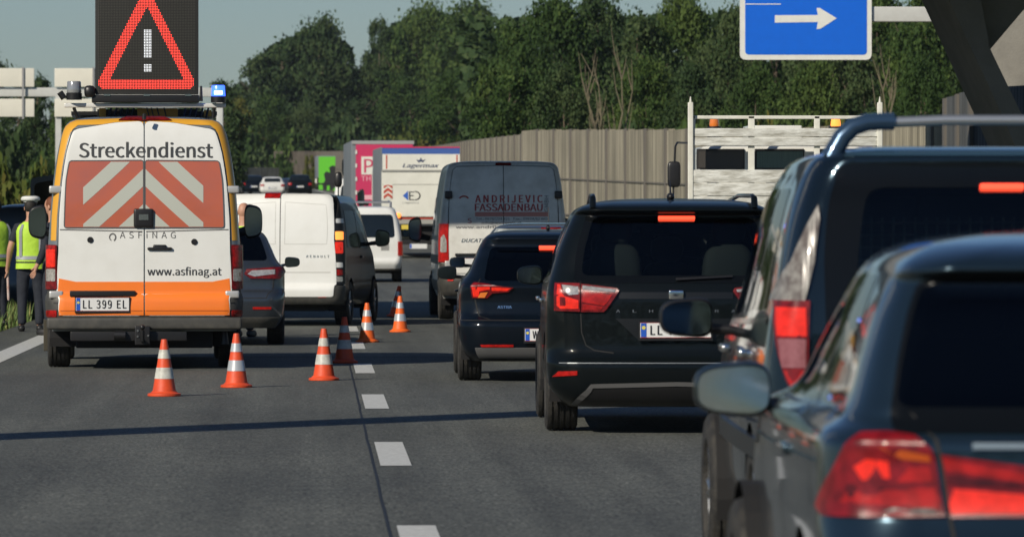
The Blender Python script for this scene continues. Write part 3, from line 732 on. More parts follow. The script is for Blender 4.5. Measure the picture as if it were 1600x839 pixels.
# lower front row of small trees and bushes
fr = [(372, 152, 255, 75, 3, 2, 'yellowish small tree right of the blue beacon'), (420, 150, 262, 80, 0, 0, 'small leafy tree under the rounded clump, left of the ivy'),
      (480, 165, 268, 85, 2, 1, 'small dark tree above the ivy covered wall'), (560, 150, 262, 90, 1, 1, 'small tree above the gap between green and pink trucks'),
      (640, 120, 262, 110, 0, 0, 'small tree directly above the pink truck'), (720, 110, 250, 120, 2, 0, 'small tree directly above the box truck'),
      (800, 95, 240, 120, 1, 0, 'small tree above the step in the noise wall'), (880, 100, 240, 110, 0, 1, 'small tree left of the bare pale branches'),
      (1010, 90, 232, 120, 2, 0, 'small tree above the left post of the flatbed rack'), (1090, 100, 230, 110, 0, 1, 'small tree between the rack post and the blue sign'),
      (1180, 105, 228, 115, 2, 0, 'small tree below the left end of the blue sign'), (1270, 98, 225, 120, 0, 0, 'small tree over the left amber beacon of the truck'),
      (1350, 110, 225, 110, 1, 1, 'small tree over the right amber beacon of the truck'), (1440, 90, 222, 120, 2, 0, 'small tree just left of the slate wall end')]
fr = [(t[0], t[1], (630 if t[0] < 700 else 420 if t[0] < 760 else t[2]))+t[3:] for t in fr]
for t_ in fr: tree(*t_)
rb = random.Random(5)
for k, px in enumerate(range(385, 1520, 62)):
    Yb = float(np.interp(px, [385, 699, 701, 760, 761, 900, 1520], [622, 622, 380, 330, 240, 215, 195]))
    bush(px+rb.uniform(-12, 12), rb.uniform(178, 205) - (22 if px > 1000 else 0), Yb+rb.uniform(-4, 4), 95, rb.choice([0, 1, 0, 2]), 'green bush in the undergrowth along the foot of the wood', 'undergrowth bushes along the wood')
# bare pale stems
def bare(px, top, Y, n, seed, label, spread=1.8):
    rt = empty('bare_tree', (wx(px, Y), Y, GZ(Y)), 0, label, 'tree'); rr = random.Random(seed); m = MB(); H = wz(top, Y)-GZ(Y)
    for k in range(n):
        x = rr.uniform(-.7, .7); l = rr.uniform(.65, 1)*H; dx = rr.uniform(-.09, .09); q = [(x*.5, 0, -.3)]
        for j in range(1, 7): q.append((x*.5+dx*l*j/6*(1+j*.08)+rr.gauss(0, .12), rr.gauss(0, .1), l*j/6))
        m.tube(q, [.07, .06, .05, .042, .034, .02, .01], 6)
        for j in range(2, 6):
            for sg in (-1, 1):
                if rr.random() < .75:
                    c = q[j]; ll = rr.uniform(.5, 1.3); m.tube([c, (c[0]+sg*ll*.2, c[1], c[2]+ll*.75), (c[0]+sg*ll*.3, c[1], c[2]+ll*1.5)], [.026, .018, .006], 5)
    m.build('trunk', BARKP, rt, smooth=True, fix=False)
bare(945, 60, 205, 7, 3, 'bare pale branching tree standing in front of the green wood')
bare(1388, 85, 196, 3, 12, 'pale bare trunk behind the right post of the flatbed rack')
# left side
LT = [(-20, 84, 330, 110, 2, 1, 'tree at the left picture edge behind the gantry signs'), (30, 106, 320, 70, 3, 1, 'pointed tree between the two gantry sign panels'),
      (62, 110, 310, 70, 1, 1, 'tree just right of the left gantry panel'), (120, 130, 300, 90, 0, 0, 'tree behind the second gantry panel'),
      (200, 150, 310, 110, 2, 0, 'tree hidden behind the message board of the service van'), (290, 160, 300, 100, 0, 1, 'tree behind the roof of the service van'),
      (345, 122, 340, 80, 3, 1, 'distant dark tree directly behind the blue beacon')]
for t_ in LT: tree(*t_, group='trees left of the road')
for k, (px, tp, Yb, wpx, lf) in enumerate([(-30, 190, 240, 120, 0), (35, 182, 250, 110, 1), (90, 200, 235, 100, 0), (150, 210, 240, 110, 1), (10, 235, 185, 110, 2), (70, 240, 180, 100, 2), (120, 245, 190, 90, 2), (-40, 238, 180, 100, 2),
                                           (360, 215, 600, 70, 0), (400, 225, 605, 60, 1), (30, 268, 150, 120, 2), (95, 262, 155, 110, 0), (150, 262, 160, 110, 2)]):
    bush(px, tp, Yb, wpx, lf, 'leafy bush on the overgrown bank left of the road', 'bushes on the left bank')
bush(383, 284, 500, 36, 0, 'small round bush in front of the pale far wall')
# ivy on the far walls
for px, tp, wpx, lf, lb in ((440, 233, 34, 0, 'tall ivy column at the left end of the dark far wall'), (489, 237, 26, 2, 'brownish ivy column left of the green truck'), (545, 236, 30, 0, 'ivy column behind the pink truck')):
    for q in range(1): 
        b_ = bush(px, tp, 600, wpx, lf, lb, name='ivy')
# dark depth of the wood behind the front trees
rg = np.random.RandomState(2); n = 26000
px = rg.uniform(395, 1560, n); Yd = np.where(px < 720, rg.uniform(670, 700, n), rg.uniform(330, 352, n)); topz = np.interp(px, [395, 430, 500, 545, 560, 600, 650, 800, 1000, 1560], [100, 70, 45, 75, 125, 50, 22, 30, 25, 5])
top = np.array([wz(t_, y_) for t_, y_ in zip(topz, Yd)]); lo = np.array([GZ(y_) for y_ in Yd]); zz = lo+(top-lo)*rg.uniform(0, 1, n)**.8
c = np.stack([(px-VX)*Yd/F, Yd, zz], 1); a1 = rg.normal(size=(n, 3)); a1 /= np.linalg.norm(a1, axis=1, keepdims=True); a2 = np.cross(a1, rg.normal(size=(n, 3))); a2 /= np.linalg.norm(a2, axis=1, keepdims=True)
sz = rg.uniform(.25, .5, (n, 1))*(Yd/400)[:, None]; V = np.stack([c-a1*sz, c-a2*sz*.7, c+a1*sz, c+a2*sz*.7], 1).reshape(-1, 3)
me = bpy.data.meshes.new('wood'); me.from_pydata(V.tolist(), [], [(4*i, 4*i+1, 4*i+2, 4*i+3) for i in range(n)]); tag(link('wood', me, LEAF[1]), kind='stuff')
# ------------------------------------------------------------------ vehicles
def pxf(cx, s_): return lambda px, py: ((px-cx)/s_, HC-(py-VY)/s_)
def PL(f, pts): return [f(*p) for p in pts]
def clip(poly, a, b_, c):   # keep a*x+b*y<=c
    out = []
    for i in range(len(poly)):
        p, q = poly[i], poly[(i+1) % len(poly)]; dp, dq = a*p[0]+b_*p[1]-c, a*q[0]+b_*q[1]-c
        if dp <= 0: out.append(p)
        if dp*dq < 0: t = dp/(dp-dq); out.append((p[0]+(q[0]-p[0])*t, p[1]+(q[1]-p[1])*t))
    return out
def sym(pts): return [(-x, z) for x, z in pts][::-1]
# ---- motorway service van
f = pxf(228, 147.5); ORANGE = M('signal_orange', (.95, .215, .022), .4, 0, .4, noise=(4, .15, (.6, .18, .04))); YEL2 = M('yellow_orange_band', (.72, .36, .03), .4, 0, .3)
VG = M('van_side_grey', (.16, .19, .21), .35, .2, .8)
K = [(.40, .98, .14, 5.3, .2, .2, .03), (.50, 1.0, .03, 5.8, .2, .2, .03), (.60, 1.03, 0, 5.95, .2, .2, .03), (.74, 1.04, .01, 5.95, .2, .2, .03), (.80, 1.02, .06, 5.95, .13, .15, .02), (1.2, 1.02, .07, 5.8, .12, .15, .02),
     (1.6, .995, .08, 5.4, .12, .15, .02), (2.0, .96, .10, 5.0, .12, .15, .02), (2.35, .905, .13, 4.6, .13, .16, .02), (2.55, .85, .17, 4.35, .15, .18, .03), (2.63, .78, .22, 4.2, .2, .2, .04), (2.67, .6, .35, 4.0, .2, .2, .05), (2.69, .3, .8, 3.6, .1, .1, .05), (2.70, .03, 2, 2.6, .01, .01, 0)]
van, b = vehicle('service_van', 'white and orange road service van with chevrons and a lit warning board', 'van', wx(226, 61), 61, R(1.7), K, VG, wheels=(1.15, 4.85), wr=.345, ww=.235, nar=.04)
MB().box(-1.03, 1.03, -.03, .4, .42, .55, .03).build('bumper', BUMPER, van, smooth=True)
b.patch('bumper_cover', b.rear([(-1.04, .5), (1.04, .5), (1.045, .80), (-1.045, .80)]), BUMPER, van, thick=.012)
b.strip('bumper_groove', [b.rear([(-.95, .70), (.95, .70)]), b.rear([(-.95, .62), (.95, .62)])], .012, BLACKPL, van, off=.015)
for sg in (-1, 1):
    # corner trim (dark), yellow band, white door with an orange foot
    q = [(sg*1.02, .78), (sg*1.025, 1.14), (sg*.885, 1.14), (sg*.885, .78)]
    b.patch('corner_trim', b.rear(q if sg < 0 else q[::-1]), BUMPER, van, thick=.008)
    q = [(sg*.985, 1.36), (sg*.975, 1.62), (sg*.935, 2.05), (sg*.89, 2.35), (sg*.83, 2.57), (sg*.72, 2.635), (sg*.05, 2.66), (sg*.01, 2.66), (sg*.01, 2.60), (sg*.7, 2.58), (sg*.78, 2.5), (sg*.835, 2.3), (sg*.88, 2.02), (sg*.92, 1.6), (sg*.93, 1.36)]
    b.patch('yellow_band', b.rear(q), YEL2, van, thick=.004)
    door = b.patch('rear_door', b.rear(rnd([(sg*.006, .57), (sg*.90, .57), (sg*.905, 1.3), (sg*.895, 1.62), (sg*.862, 2.0), (sg*.815, 2.3), (sg*.745, 2.53), (sg*.3, 2.60), (sg*.006, 2.615)], .06)), WHITEP, van, thick=.018)
    b.patch('orange_panel', b.rear([(sg*.007, .575), (sg*.895, .575), (sg*.90, .96), (sg*.72, .925), (sg*.007, .925)]), ORANGE, door, off=.018, thick=.002, rim=.001)
    b.strip('door_seam', b.rear([(sg*.907, .6), (sg*.91, 1.3), (sg*.90, 1.62), (sg*.867, 2.0), (sg*.82, 2.3), (sg*.75, 2.535), (sg*.3, 2.606), (0, 2.62)]), .010, SEAM, van, off=.006)
    b.strip('door_crease', b.rear([(sg*.02, 1.455), (sg*.89, 1.475)]), .012, DARKSEAM, door, off=.0195)
    b.strip('door_crease', b.rear([(sg*.02, .62), (sg*.88, .62)]), .01, M('orange_shade', (.55, .12, .012), .5), door, off=.0215)
    for z in (1.90, .79):
        h = MB().box(sg*.93-.075, sg*.93+.075, -.0, .12, z-.04, z+.04, .02).build('hinge', M('hinge_silver', (.6, .6, .58), .35, .5), van, smooth=True); h.location = (0, float(b.P(*b.rear([(sg*.93, z)])[0])[1])-.04, 0)
    # tail lights
    x0, x1 = (-1.022, -.918) if sg < 0 else (.918, 1.022)
    def tl(n, a, c, z0, z1, mt, th, par): return b.patch(n, b.rear(rnd([(a, z0), (c, z0), (c, z1), (a, z1)], .015)), mt, par, off=.006, thick=th)
    L_ = tl('tail_light', x0, x1, .845, 1.315, REDDARK, .022, van)
    tl('brake_lens', x0+.014, x1-.014, 1.08, 1.27, REDLIT if sg < 0 else RED, .026, L_)
    tl('reversing_lens', x0+.012, x1-.012, .93, 1.06, CLEAR, .026, L_)
    tl('amber_lens', x0+.012, x1-.012, 1.275, 1.305, RED, .026, L_)
    tl('marker', x0+.0, x1+.0, .56, .625, RED, .014, van).name = 'reflector'
    MB().box(sg*.95-.14, sg*.95+.14, 1.6, 1.64, .16, .50, .01).build('mud_flap', M('mudflap', (.05, .045, .03), .8), van) if sg < 0 else None
ws = f(102, 357), f(108, 252), f(347, 252), f(351, 357)
RFL = M('chevron_red', (.50, .125, .065), .2, 0, .8, noise=(2.2, .8, (.40, .12, .085))); RFW = M('chevron_white', (.48, .50, .44), .35, 0, .3)
for sg in (-1, 1):
    q = rnd([(sg*.008, f(0, 356)[1]), (sg*.845, f(0, 356)[1]), (sg*.825, 2.0), (sg*.79, f(0, 252)[1]), (sg*.008, f(0, 251)[1])], .03)
    w_ = b.patch('rear_window', b.rear(q), RFL, van, off=.014, thick=.010)
    b.strip('window_seal', b.rear([tuple(p) for p in q]+[tuple(q[0])]), .012, M('seal_grey', (.10, .10, .10), .5), w_, off=.0265)
    for c0 in (206, 263, 318):
        poly = [(228, c0), (228, c0+27)]; xe = 320 if sg > 0 else 133; d = abs(xe-228); poly += [(xe, c0+27+.92*d), (xe, c0+.92*d)]
        poly = clip(clip(poly, 0, -1, -253.5), 0, 1, 354.5)
        if sg > 0: poly = clip(poly, -1, 0, -229.5)
        else: poly = clip(poly, 1, 0, 226.5)
        if len(poly) > 2: b.patch('white_stripe', b.rear(PL(f, poly)), RFW, w_, off=.025, thick=.001, rim=.001)
text('lettering', b, 'Streckendienst', *[f(127, 0)[0], f(334.5, 0)[0]], f(0, 247)[1], f(0, 222.5)[1], M('lettering_grey', (.045, .048, .05), .5), van, off=.021, bold=.022)
text('lettering', b, 'ASFiNAG', f(190, 0)[0], f(277, 0)[0], f(0, 372.5)[1], f(0, 362)[1], M('lettering_grey2', (.12, .12, .12), .5), van, off=.021, spacing=1.25)
text('web_address', b, 'www.asfinag.at', f(233, 0)[0], f(348, 0)[0], f(0, 434)[1], f(0, 417)[1], M('lettering_grey', (.05, .05, .055), .5), van, off=.021, bold=.015)
m = MB(); y_ = float(b.P(*b.rear([(-.33, 1.42)])[0])[1])-.021
for k in range(26):
    a = -1.1+2*math.pi*.86*k/26; a2 = -1.1+2*math.pi*.86*(k+1)/26; r1, r2 = .026, .042-.006*k/26
    m.add([(-.335+r1*math.cos(t), y_, 1.395+r1*math.sin(t)*1.15) if q else (-.335+r2*math.cos(t), y_, 1.395+r2*math.sin(t)*1.15) for t, q in ((a, 1), (a, 0), (a2, 0), (a2, 1))], [(0, 1, 2, 3)])
m.build('logo_ring', M('lettering_grey2', (.12, .12, .12), .5), van)
def onrear(b, px, py, f): x, z = f(px, py); return x, float(b.P(*b.rear([(x, z)])[0])[1]), z
x, y, z = onrear(b, 144, 375, f); MB().lathe([(.001, -.03), (.030, -.03), (.034, -.018), (.036, 0)], (x, y, z), 'Y', 20).build('lock_cap', BLACKPL, van, smooth=True)
x, y, z = onrear(b, 306, 378, f); MB().lathe([(.001, -.03), (.030, -.03), (.034, -.018), (.036, 0)], (x, y, z), 'Y', 20).build('lock_cap', BLACKPL, van, smooth=True)
x, y, z = onrear(b, 252, 389, f); h = MB().box(x-.13, x+.13, y-.05, y-.015, z-.012, z+.018, .012); h.box(x-.07, x+.07, y-.045, y, z-.005, z+.045, .015); h.build('door_handle', BLACKPL, van, smooth=True)
x, y, z = onrear(b, 227, 341, f); h = MB().box(x-.105, x+.105, y-.06, y, z-.10, z+.10, .025).build('camera_housing', BLACKPL, van, smooth=True)
B('camera_eye', CHROME, h, x-.05, x+.05, y-.066, y-.061, z-.02, z+.04); MB().tube([(0, y_-.03, 2.64), (0, y_-.03, 2.70)], .022, 10).build('roof_camera', BLACKPL, van)
b.patch('high_brake_light', b.rear([(-.27, 2.625), (.29, 2.625), (.2, 2.66), (-.18, 2.66)]), REDDARK, van, thick=.02)
MB().box(f(112, 0)[0], f(214, 0)[0], -.0, .06, f(0, 463)[1], f(0, 454)[1], .01).build('plate_lamp_bar', BLACKPL, van, smooth=True)
plate(van, b, *f(163, 475), 'LL 399 EL', .56, .14, off=.03)
# tow bar
m = MB(); m.box(-.78, .45, .0, .08, .30, .40, .01); m.box(-.10, .06, -.10, .02, .26, .46, .01); m.tube([(-.02, -.06, .30), (-.02, -.22, .32), (-.02, -.23, .42)], .022, 10); m.ell((-.02, -.23, .45), (.028, .028, .028)); m.tube([(-.2, -.02, .36), (-.32, -.02, .36)], .05, 12)
for xx in (-.55, .85): m.tube([(xx, .3, .42), (xx, .3, .26)], [.03, .05], 10)
tb = m.build('tow_bar', BLACKPL, van, smooth=True); MB().lathe([(.001, 0), (.012, 0)], (-.07, -.112, .41), 'Y', 8).lathe([(.001, 0), (.012, 0)], (-.07, -.112, .35), 'Y', 8).lathe([(.001, 0), (.012, 0)], (.04, -.112, .36), 'Y', 8).build('bolts', CHROME, tb)
B('exhaust_shield', DARK, van, -.6, .6, .8, 4.5, .25, .45)
mirror(van, -1.205, 4.35, 1.555, .22, .40, -1); mirror(van, 1.235, 4.35, 1.56, .22, .40, 1)
# roof rack with beacons and board; z by photo rows
rz = lambda py: f(0, py)[1]
rack = empty('roof_rack', (0, .35, 0)); rack.parent = van
MB().box(f(103, 0)[0], f(356, 0)[0], -.03, .03, rz(168), rz(161), .012).build('cross_bar', M('bar_white', (.75, .75, .72), .35, .2), rack, smooth=True)
m = MB()
for px in (118, 338): m.tube([(f(px, 0)[0], 0, 2.77), (f(px+(6 if px < 200 else -2), 0)[0], .02, 2.66)], .018, 8)
m.box(-.78, .78, .5, 2.6, 2.70, 2.74); m.box(-.5, .55, .35, .6, 2.69, 2.76)
m.build('rack_feet', BLACKPL, rack, smooth=True)
m = MB(); m.box(f(217, 0)[0], f(281, 0)[0], .25, .5, 2.665, 2.77, .01); m.box(f(157, 0)[0], f(168, 0)[0], .25, .3, 2.68, 2.77, .005); m.box(f(322, 0)[0], f(334, 0)[0], .25, .3, 2.68, 2.75, .005); m.build('lifting_frame', YEL2, rack, smooth=True)
m = MB()
for px in range(172, 332, 9):
    if not 214 < px < 284: m.tube([(f(px, 0)[0], .22, 2.67), (f(px+4, 0)[0], .26, 2.77)], .012, 6)
for px in (236, 243, 252, 263): m.tube([(f(px, 0)[0], .2, 2.67), (f(px-4, 0)[0], .2, 2.78)], .008, 6)
m.build('hoses', BLACKPL, rack, smooth=True)
def beacon(px, py0, py1, r, lens, parent):
    bc = empty('beacon', (f(px, 0)[0], 0, rz(py1))); bc.parent = parent; H = rz(py0)-rz(py1)
    MB().lathe([(.001, 0), (r*1.05, 0), (r*1.08, H*.35), (r*.9, H*.38), (.001, H*.38)], n=24).build('beacon_base', BLACKPL, bc, smooth=True)
    MB().lathe([(r*.98, H*.38), (r, H*.42), (r*.93, H*.95), (r*.85, H), (.001, H)], n=24).build('beacon_lens', lens, bc, smooth=True)
    return bc
b1 = beacon(118.5, 127, 156, .078, M('beacon_clear', (.32, .33, .34), .15, .3, 1), van); b1.location.y = .3
b2 = beacon(344, 133, 160, .075, M('beacon_blue_lit', (.05, .12, .9), .25, 0, 1, emit=3.5, ecol=(.03, .10, 1)), van); b2.location.y = .3
MB().box(-.045, .045, -.078, -.05, .082, .125, .008).build('flash_tube', M('flash_white', (.7, .8, 1), .3, emit=4, ecol=(.30, .55, 1)), b2)
m = MB(); m.ell((f(143, 0)[0], .28, rz(143)), (.06, .06, .065), 3, 12, 8); m.build('work_lamp', BLACKPL, van, smooth=True); m = MB().tube([(f(96, 0)[0], .3, rz(144)), (f(103, 0)[0], .3, rz(154))], .035, 10); m.build('work_lamp', BLACKPL, van, smooth=True); m = MB().tube([(f(317, 0)[0], .3, rz(158)), (f(317, 0)[0], .3, rz(134))], [.02, .012], 8); m.build('aerial', BLACKPL, van, smooth=True)
# message board
mbx0, mbx1, mz0, mz1 = f(151.5, 0)[0], f(313, 0)[0], rz(147), rz(147)+1.36
brd = MB().box(mbx0, mbx1, .28, .42, mz0, mz1, .008).build('message_board', M('board_black', (.016, .016, .015), .6, noise=(60, .6, (.03, .03, .028))), van, smooth=True)
MB().box(f(146, 0)[0], f(314, 0)[0], .26, .50, rz(160), rz(148), .01).build('board_hinge', BLACKPL, brd, smooth=True)
m = MB()
for px in (165, 227, 292): m.box(f(px, 0)[0], f(px+10, 0)[0], .25, .258, rz(150), rz(147))
m.build('hinge_pin', CHROME, brd)
pitch = 0.01665; cxs = (mbx0+mbx1)/2; n = 62
U_ = lambda px, py: (f(px, 0)[0], rz(py)); outer = [U_(164, 140), U_(157, 134), U_(157, 126), U_(226, -12), U_(238, -12), U_(306, 124), U_(306, 132), U_(298, 140)]; inner = [U_(174, 125.5), U_(291, 125.5), U_(232.5, 10)]
ex = [[U_(226.6, 91), U_(239.8, 91), U_(239.8, 46), U_(226.6, 46)], [U_(226.6, 113.2), U_(239.8, 113.2), U_(239.8, 100), U_(226.6, 100)]]
g = np.array([((i-(n-1)/2)*pitch+cxs, mz0+.045+j*pitch) for i in range(n) for j in range(78)])
ro = inpoly(g, outer) & ~inpoly(g, inner); we = inpoly(g, ex[0]) | inpoly(g, ex[1])
for nm, sel, mt, r in (('red_leds', ro, M('led_red', (.8, .05, .03), .4, emit=2.8, ecol=(1, .06, .04)), .0040), ('white_leds', we, M('led_white', (.8, .8, .8), .4, emit=1.1, ecol=(.9, .95, 1)), .0044), ('dark_leds', ~(ro | we), M('led_off', (.07, .068, .055), .4), .0045)):
    m = MB()
    for (x, z) in g[sel]: m.add([(x-r, .272, z-r), (x+r, .272, z-r), (x+r, .272, z+r), (x-r, .272, z+r)], [(0, 1, 2, 3)])
    m.build(nm, mt, brd, fix=False)

# ---- two tone van (white rear, black sides)
f = pxf(437, 104.6)
K = [(.30, .90, .12, 4.7, .2, .2, .03), (.40, .93, .02, 4.95, .2, .2, .03), (.56, .955, 0, 5.0, .2, .2, .03), (.62, .95, .05, 5.0, .14, .16, .02), (1.0, .95, .06, 4.7, .13, .16, .02), (1.3, .935, .07, 4.0, .13, .16, .02), (1.65, .89, .10, 3.5, .14, .16, .02), (1.86, .84, .14, 3.2, .16, .18, .03), (1.94, .76, .20, 3.1, .2, .2, .04), (1.965, .5, .5, 2.9, .2, .2, .04), (1.975, .03, 1.5, 2, .01, .01, 0)]
bb = Body(K, .05)
tv, b = vehicle('panel_van', 'van with white rear doors and glossy black sides turned slightly to the right', 'van', wx(437, 86), 86, R(-7.5), K, BLACKPAINT, wheels=(1.0, 4.1), wr=.33, ww=.22)
for sg in (-1, 1):
    dr = b.patch('rear_door', b.rear(rnd([(sg*.006, f(0, 463)[1]), (sg*.80, f(0, 463)[1]), (sg*.81, 1.3), (sg*.79, 1.7), (sg*.76, 1.9), (sg*.70, 1.94), (sg*.006, 1.952)], .04)), WHITEP, tv, thick=.03)
    q = [(sg*.07, 1.22), (sg*.70, 1.22), (sg*.68, 1.80), (sg*.07, 1.84), (sg*.07, 1.22)]
    b.strip('door_crease', b.rear(q), .008, M('white_shade', (.5, .5, .47), .5), dr, off=.0315)
    b.strip('door_crease', b.rear([(sg*.05, .80), (sg*.76, .80)]), .014, M('white_shade', (.5, .5, .47), .5), dr, off=.0315)
    q = [(sg*.81, .62), (sg*.95, .62), (sg*.955, 1.0), (sg*.92, 1.55), (sg*.87, 1.85), (sg*.79, 1.93), (sg*.80, 1.5), (sg*.82, 1.0)]
    lt = b.patch('tail_light', b.rear(q), BLACKPL, tv, thick=.02)
    for n_, y0, y1, mt in (('side_strip', 349, 342, WHITEP), ('amber_lens', 375, 362, AMBERLIT if sg > 0 else AMBER), ('brake_lens', 396, 378, REDLIT), ('white_lens', 418, 410, WHITEP), ('fog_lens', 430, 421, RED), ('reversing_lens', 440, 432, CLEAR)):
        z0, z1 = f(0, y0)[1], f(0, y1)[1]; b.patch(n_, b.rear(rnd([(sg*.825, z0), (sg*.92, z0), (sg*.915, z1), (sg*.82, z1)], .015)), mt, lt, off=.02, thick=.004, rim=.003)
b.strip('door_seam', b.rear([(0, .6), (0, 1.95)]), .012, DARKSEAM, tv, off=.032)
b.patch('high_brake_light', b.rear(rnd(PL(f, [(411.5, 311.5), (436, 311.5), (436, 304.5), (411.5, 304.5)]), .01)), RED, tv, off=.03, thick=.008)
bm_ = b.patch('bumper', b.rear([(-.95, .34), (.95, .34), (.955, .44), (.95, .60), (-.95, .60), (-.955, .44)]), BUMPER, tv, thick=.02)
for sg in (-1, 1): b.patch('reflector', b.rear([(sg*.58, .36+.07), (sg*.70, .43), (sg*.70, .47), (sg*.58, .47)]), REDGLOW, bm_, off=.02, thick=.004)
text('lettering', b, 'RENAULT', .40, .74, 1.02, 1.055, CHROME, tv, off=.033, bold=.01, spacing=1.3)
for sg in (-1, 1):
    for pl in ([(.55, 1.17), (1.95, 1.16), (1.95, 1.72), (.65, 1.72)], [(2.02, 1.16), (3.2, 1.15), (3.0, 1.72), (2.02, 1.72)]):
        b.patch('side_window', b.side(rnd(pl, .05), sg), GLOPQ, tv, thick=.004)
    b.strip('side_door_seam', [b.side([(1.98, .4), (1.98, 1.8)], sg), b.side([(3.1, .4), (3.05, 1.2)], sg)], .012, SEAM, tv)
    MB().box(sg*.955-.02, sg*.955+.02, 2.2, 2.4, 1.0, 1.04, .01).build('door_handle', BLACKPL, tv, smooth=True)
    mirror(tv, sg*1.13, 3.45, 1.30, .24, .27, sg)
plate(tv, b, -.35, .78, None, off=.035)
MB().tube([(.55, 2.6, 1.96), (.55, 2.6, 2.08), (.55, 2.6, 2.16)], [.01, .01, .02], 8).ell((.55, 2.6, 2.2), (.06, .05, .12), 3, 12, 8).build('roof_lamp', BLACKPL, tv, smooth=True)

# ---- tall white panel van with red lettering
f = pxf(787, 98.9)
K = [(.34, .93, .15, 5.6, .2, .2, .03), (.45, .97, .04, 5.9, .2, .2, .03), (.62, 1.0, 0, 6.0, .2, .2, .03), (.72, 1.0, .05, 6.0, .1, .12, .02), (1.2, 1.0, .06, 5.8, .1, .12, .02), (1.6, .985, .07, 5.3, .1, .12, .02), (2.0, .945, .09, 4.9, .1, .13, .02), (2.3, .90, .12, 4.6, .12, .14, .02), (2.44, .86, .16, 4.4, .14, .15, .02), (2.49, .78, .2, 4.3, .18, .2, .03), (2.515, .5, .5, 4.1, .2, .2, .04), (2.525, .03, 2, 3, .01, .01, 0)]
av, b = vehicle('panel_van', 'tall white panel van with red company lettering, its upper half in bridge shade', 'van', wx(787, 91), 91, R(.9), K, WHITEDIRTY, wheels=(1.0, 5.0), wr=.345, ww=.23)
b.patch('bumper', b.rear([(-1.0, .40), (1.0, .40), (1.0, .70), (-1.0, .70)]), BUMPER, av, thick=.02)
for sg in (-1, 1):
    b.patch('rear_door', b.rear(rnd([(sg*.006, .74), (sg*.86, .74), (sg*.86, 1.6), (sg*.83, 2.1), (sg*.79, 2.36), (sg*.74, 2.41), (sg*.006, 2.43)], .04)), WHITEDIRTY, av, thick=.02)
    b.strip('door_seam', b.rear([(sg*.87, .74), (sg*.87, 1.6), (sg*.84, 2.1), (sg*.80, 2.37), (sg*.74, 2.425), (0, 2.445)]), .012, SEAM, av, off=.004)
    q = [(sg*1.0, .92), (sg*1.005, 1.25), (sg*.99, 1.52), (sg*.87, 1.52), (sg*.865, .92)]
    lt = b.patch('tail_light', b.rear(q), REDGLOW, av, thick=.03)
    b.patch('clear_lens', b.rear(rnd([(sg*.90, 1.07), (sg*.975, 1.07), (sg*.97, 1.30), (sg*.93, 1.36), (sg*.90, 1.25)], .02)), CLEAR, lt, off=.03, thick=.004)
    b.patch('corner_trim', b.rear([(sg*1.005, .42), (sg*1.01, .90), (sg*.87, .90), (sg*.87, .42)]), BUMPER, av, thick=.015)
    h = b.patch('reflector', b.rear([(sg*.88, .62), (sg*.80, .62), (sg*.80, .69), (sg*.88, .69)]), REDLIT, av, thick=.03)
    for z in (1.98, .88): MB().box(sg*.87-.06, sg*.87+.06, .02, .1, z-.06, z+.06, .02).build('hinge', BLACKPL if z > 1.5 else M('hinge_silver', (.6, .6, .58), .35, .5), av, smooth=True)
    for pl in ([(3.6, 1.35), (4.75, 1.35), (4.35, 1.95), (3.6, 1.95)],): b.patch('side_window', b.side(pl, sg), GLOPQ, av)
    b.strip('side_rail', b.side([(.2, .95), (5.4, .95)], sg), .14, BUMPER, av, off=.012)
    b.patch('sill_trim', b.side([(.3, .45), (5.6, .45), (5.6, .62), (.3, .62)], sg), BUMPER, av, thick=.012)
    mirror(av, sg*1.25, 4.6, 1.42, .24, .42, sg)
b.strip('door_seam', b.rear([(0, .74), (0, 2.43)]), .012, SEAM, av, off=.022)
b.patch('high_brake_light', b.rear([(-.13, 2.44), (.13, 2.44), (.12, 2.475), (-.12, 2.475)]), REDDARK, av, thick=.02)
RI = M('lettering_red', (.40, .03, .03), .5); GI = M('lettering_dark', (.10, .10, .11), .5)
def tx(s_, x0, x1, y0, y1, mt, nm='lettering', **k): return text(nm, b, s_, f(x0, 0)[0], f(x1, 0)[0], f(0, y1)[1], f(0, y0)[1], mt, av, off=.023, **k)
tx('ANDRIJEVIC', 743, 848, 305, 317, RI, bold=.03, spacing=1.15); tx('FASSADENBAU', 742.5, 848, 318.5, 330, RI, bold=.03)
bar_ = b.patch('red_bar', b.rear(PL(f, [(742.5, 338.5), (857, 338.5), (857, 331.5), (742.5, 331.5)])), M('bar_pink', (.55, .22, .18), .5), av, off=.02, thick=.002, rim=.002)
tx('GMBH', 851, 857.5, 306, 331, GI, vert=True, bold=.02); tx('Tel.: 06767/24 321 - Fax.: 07674/62 662', 744, 856, 340, 344.6, GI, bold=.01)
tx('info@andrijevic.at', 753, 815, 346, 351, GI, bold=.01); tx('www.andrijevic.at', 712.5, 812, 352.5, 358.5, GI, nm='web_address', bold=.015); tx('DUCATO', 721, 760, 373, 379, CHROME, shear=.3, bold=.01); tx('S', 731, 737, 341, 349, RI, bold=.03)
m = MB()
for k in range(12):
    a = .35+2.45*k/12; a2 = .35+2.45*(k+1)/12; q = []
    for t, r in ((a, 8), (a, 5.6), (a2, 5.6), (a2, 8)): p = f(725+r*math.cos(t)*1.05, 312-r*math.sin(t)*.8); q.append((p[0], .055, p[1]))
    m.add(q, [(0, 1, 2, 3)])
m.build('emblem', RI, av)
plate(av, b, *f(726, 409), None, off=.035, w=.40, h=.11); MB().box(f(711, 0)[0], f(765, 0)[0], .0, .05, f(0, 400)[1], f(0, 396)[1], .01).build('plate_lamp_bar', BLACKPL, av)

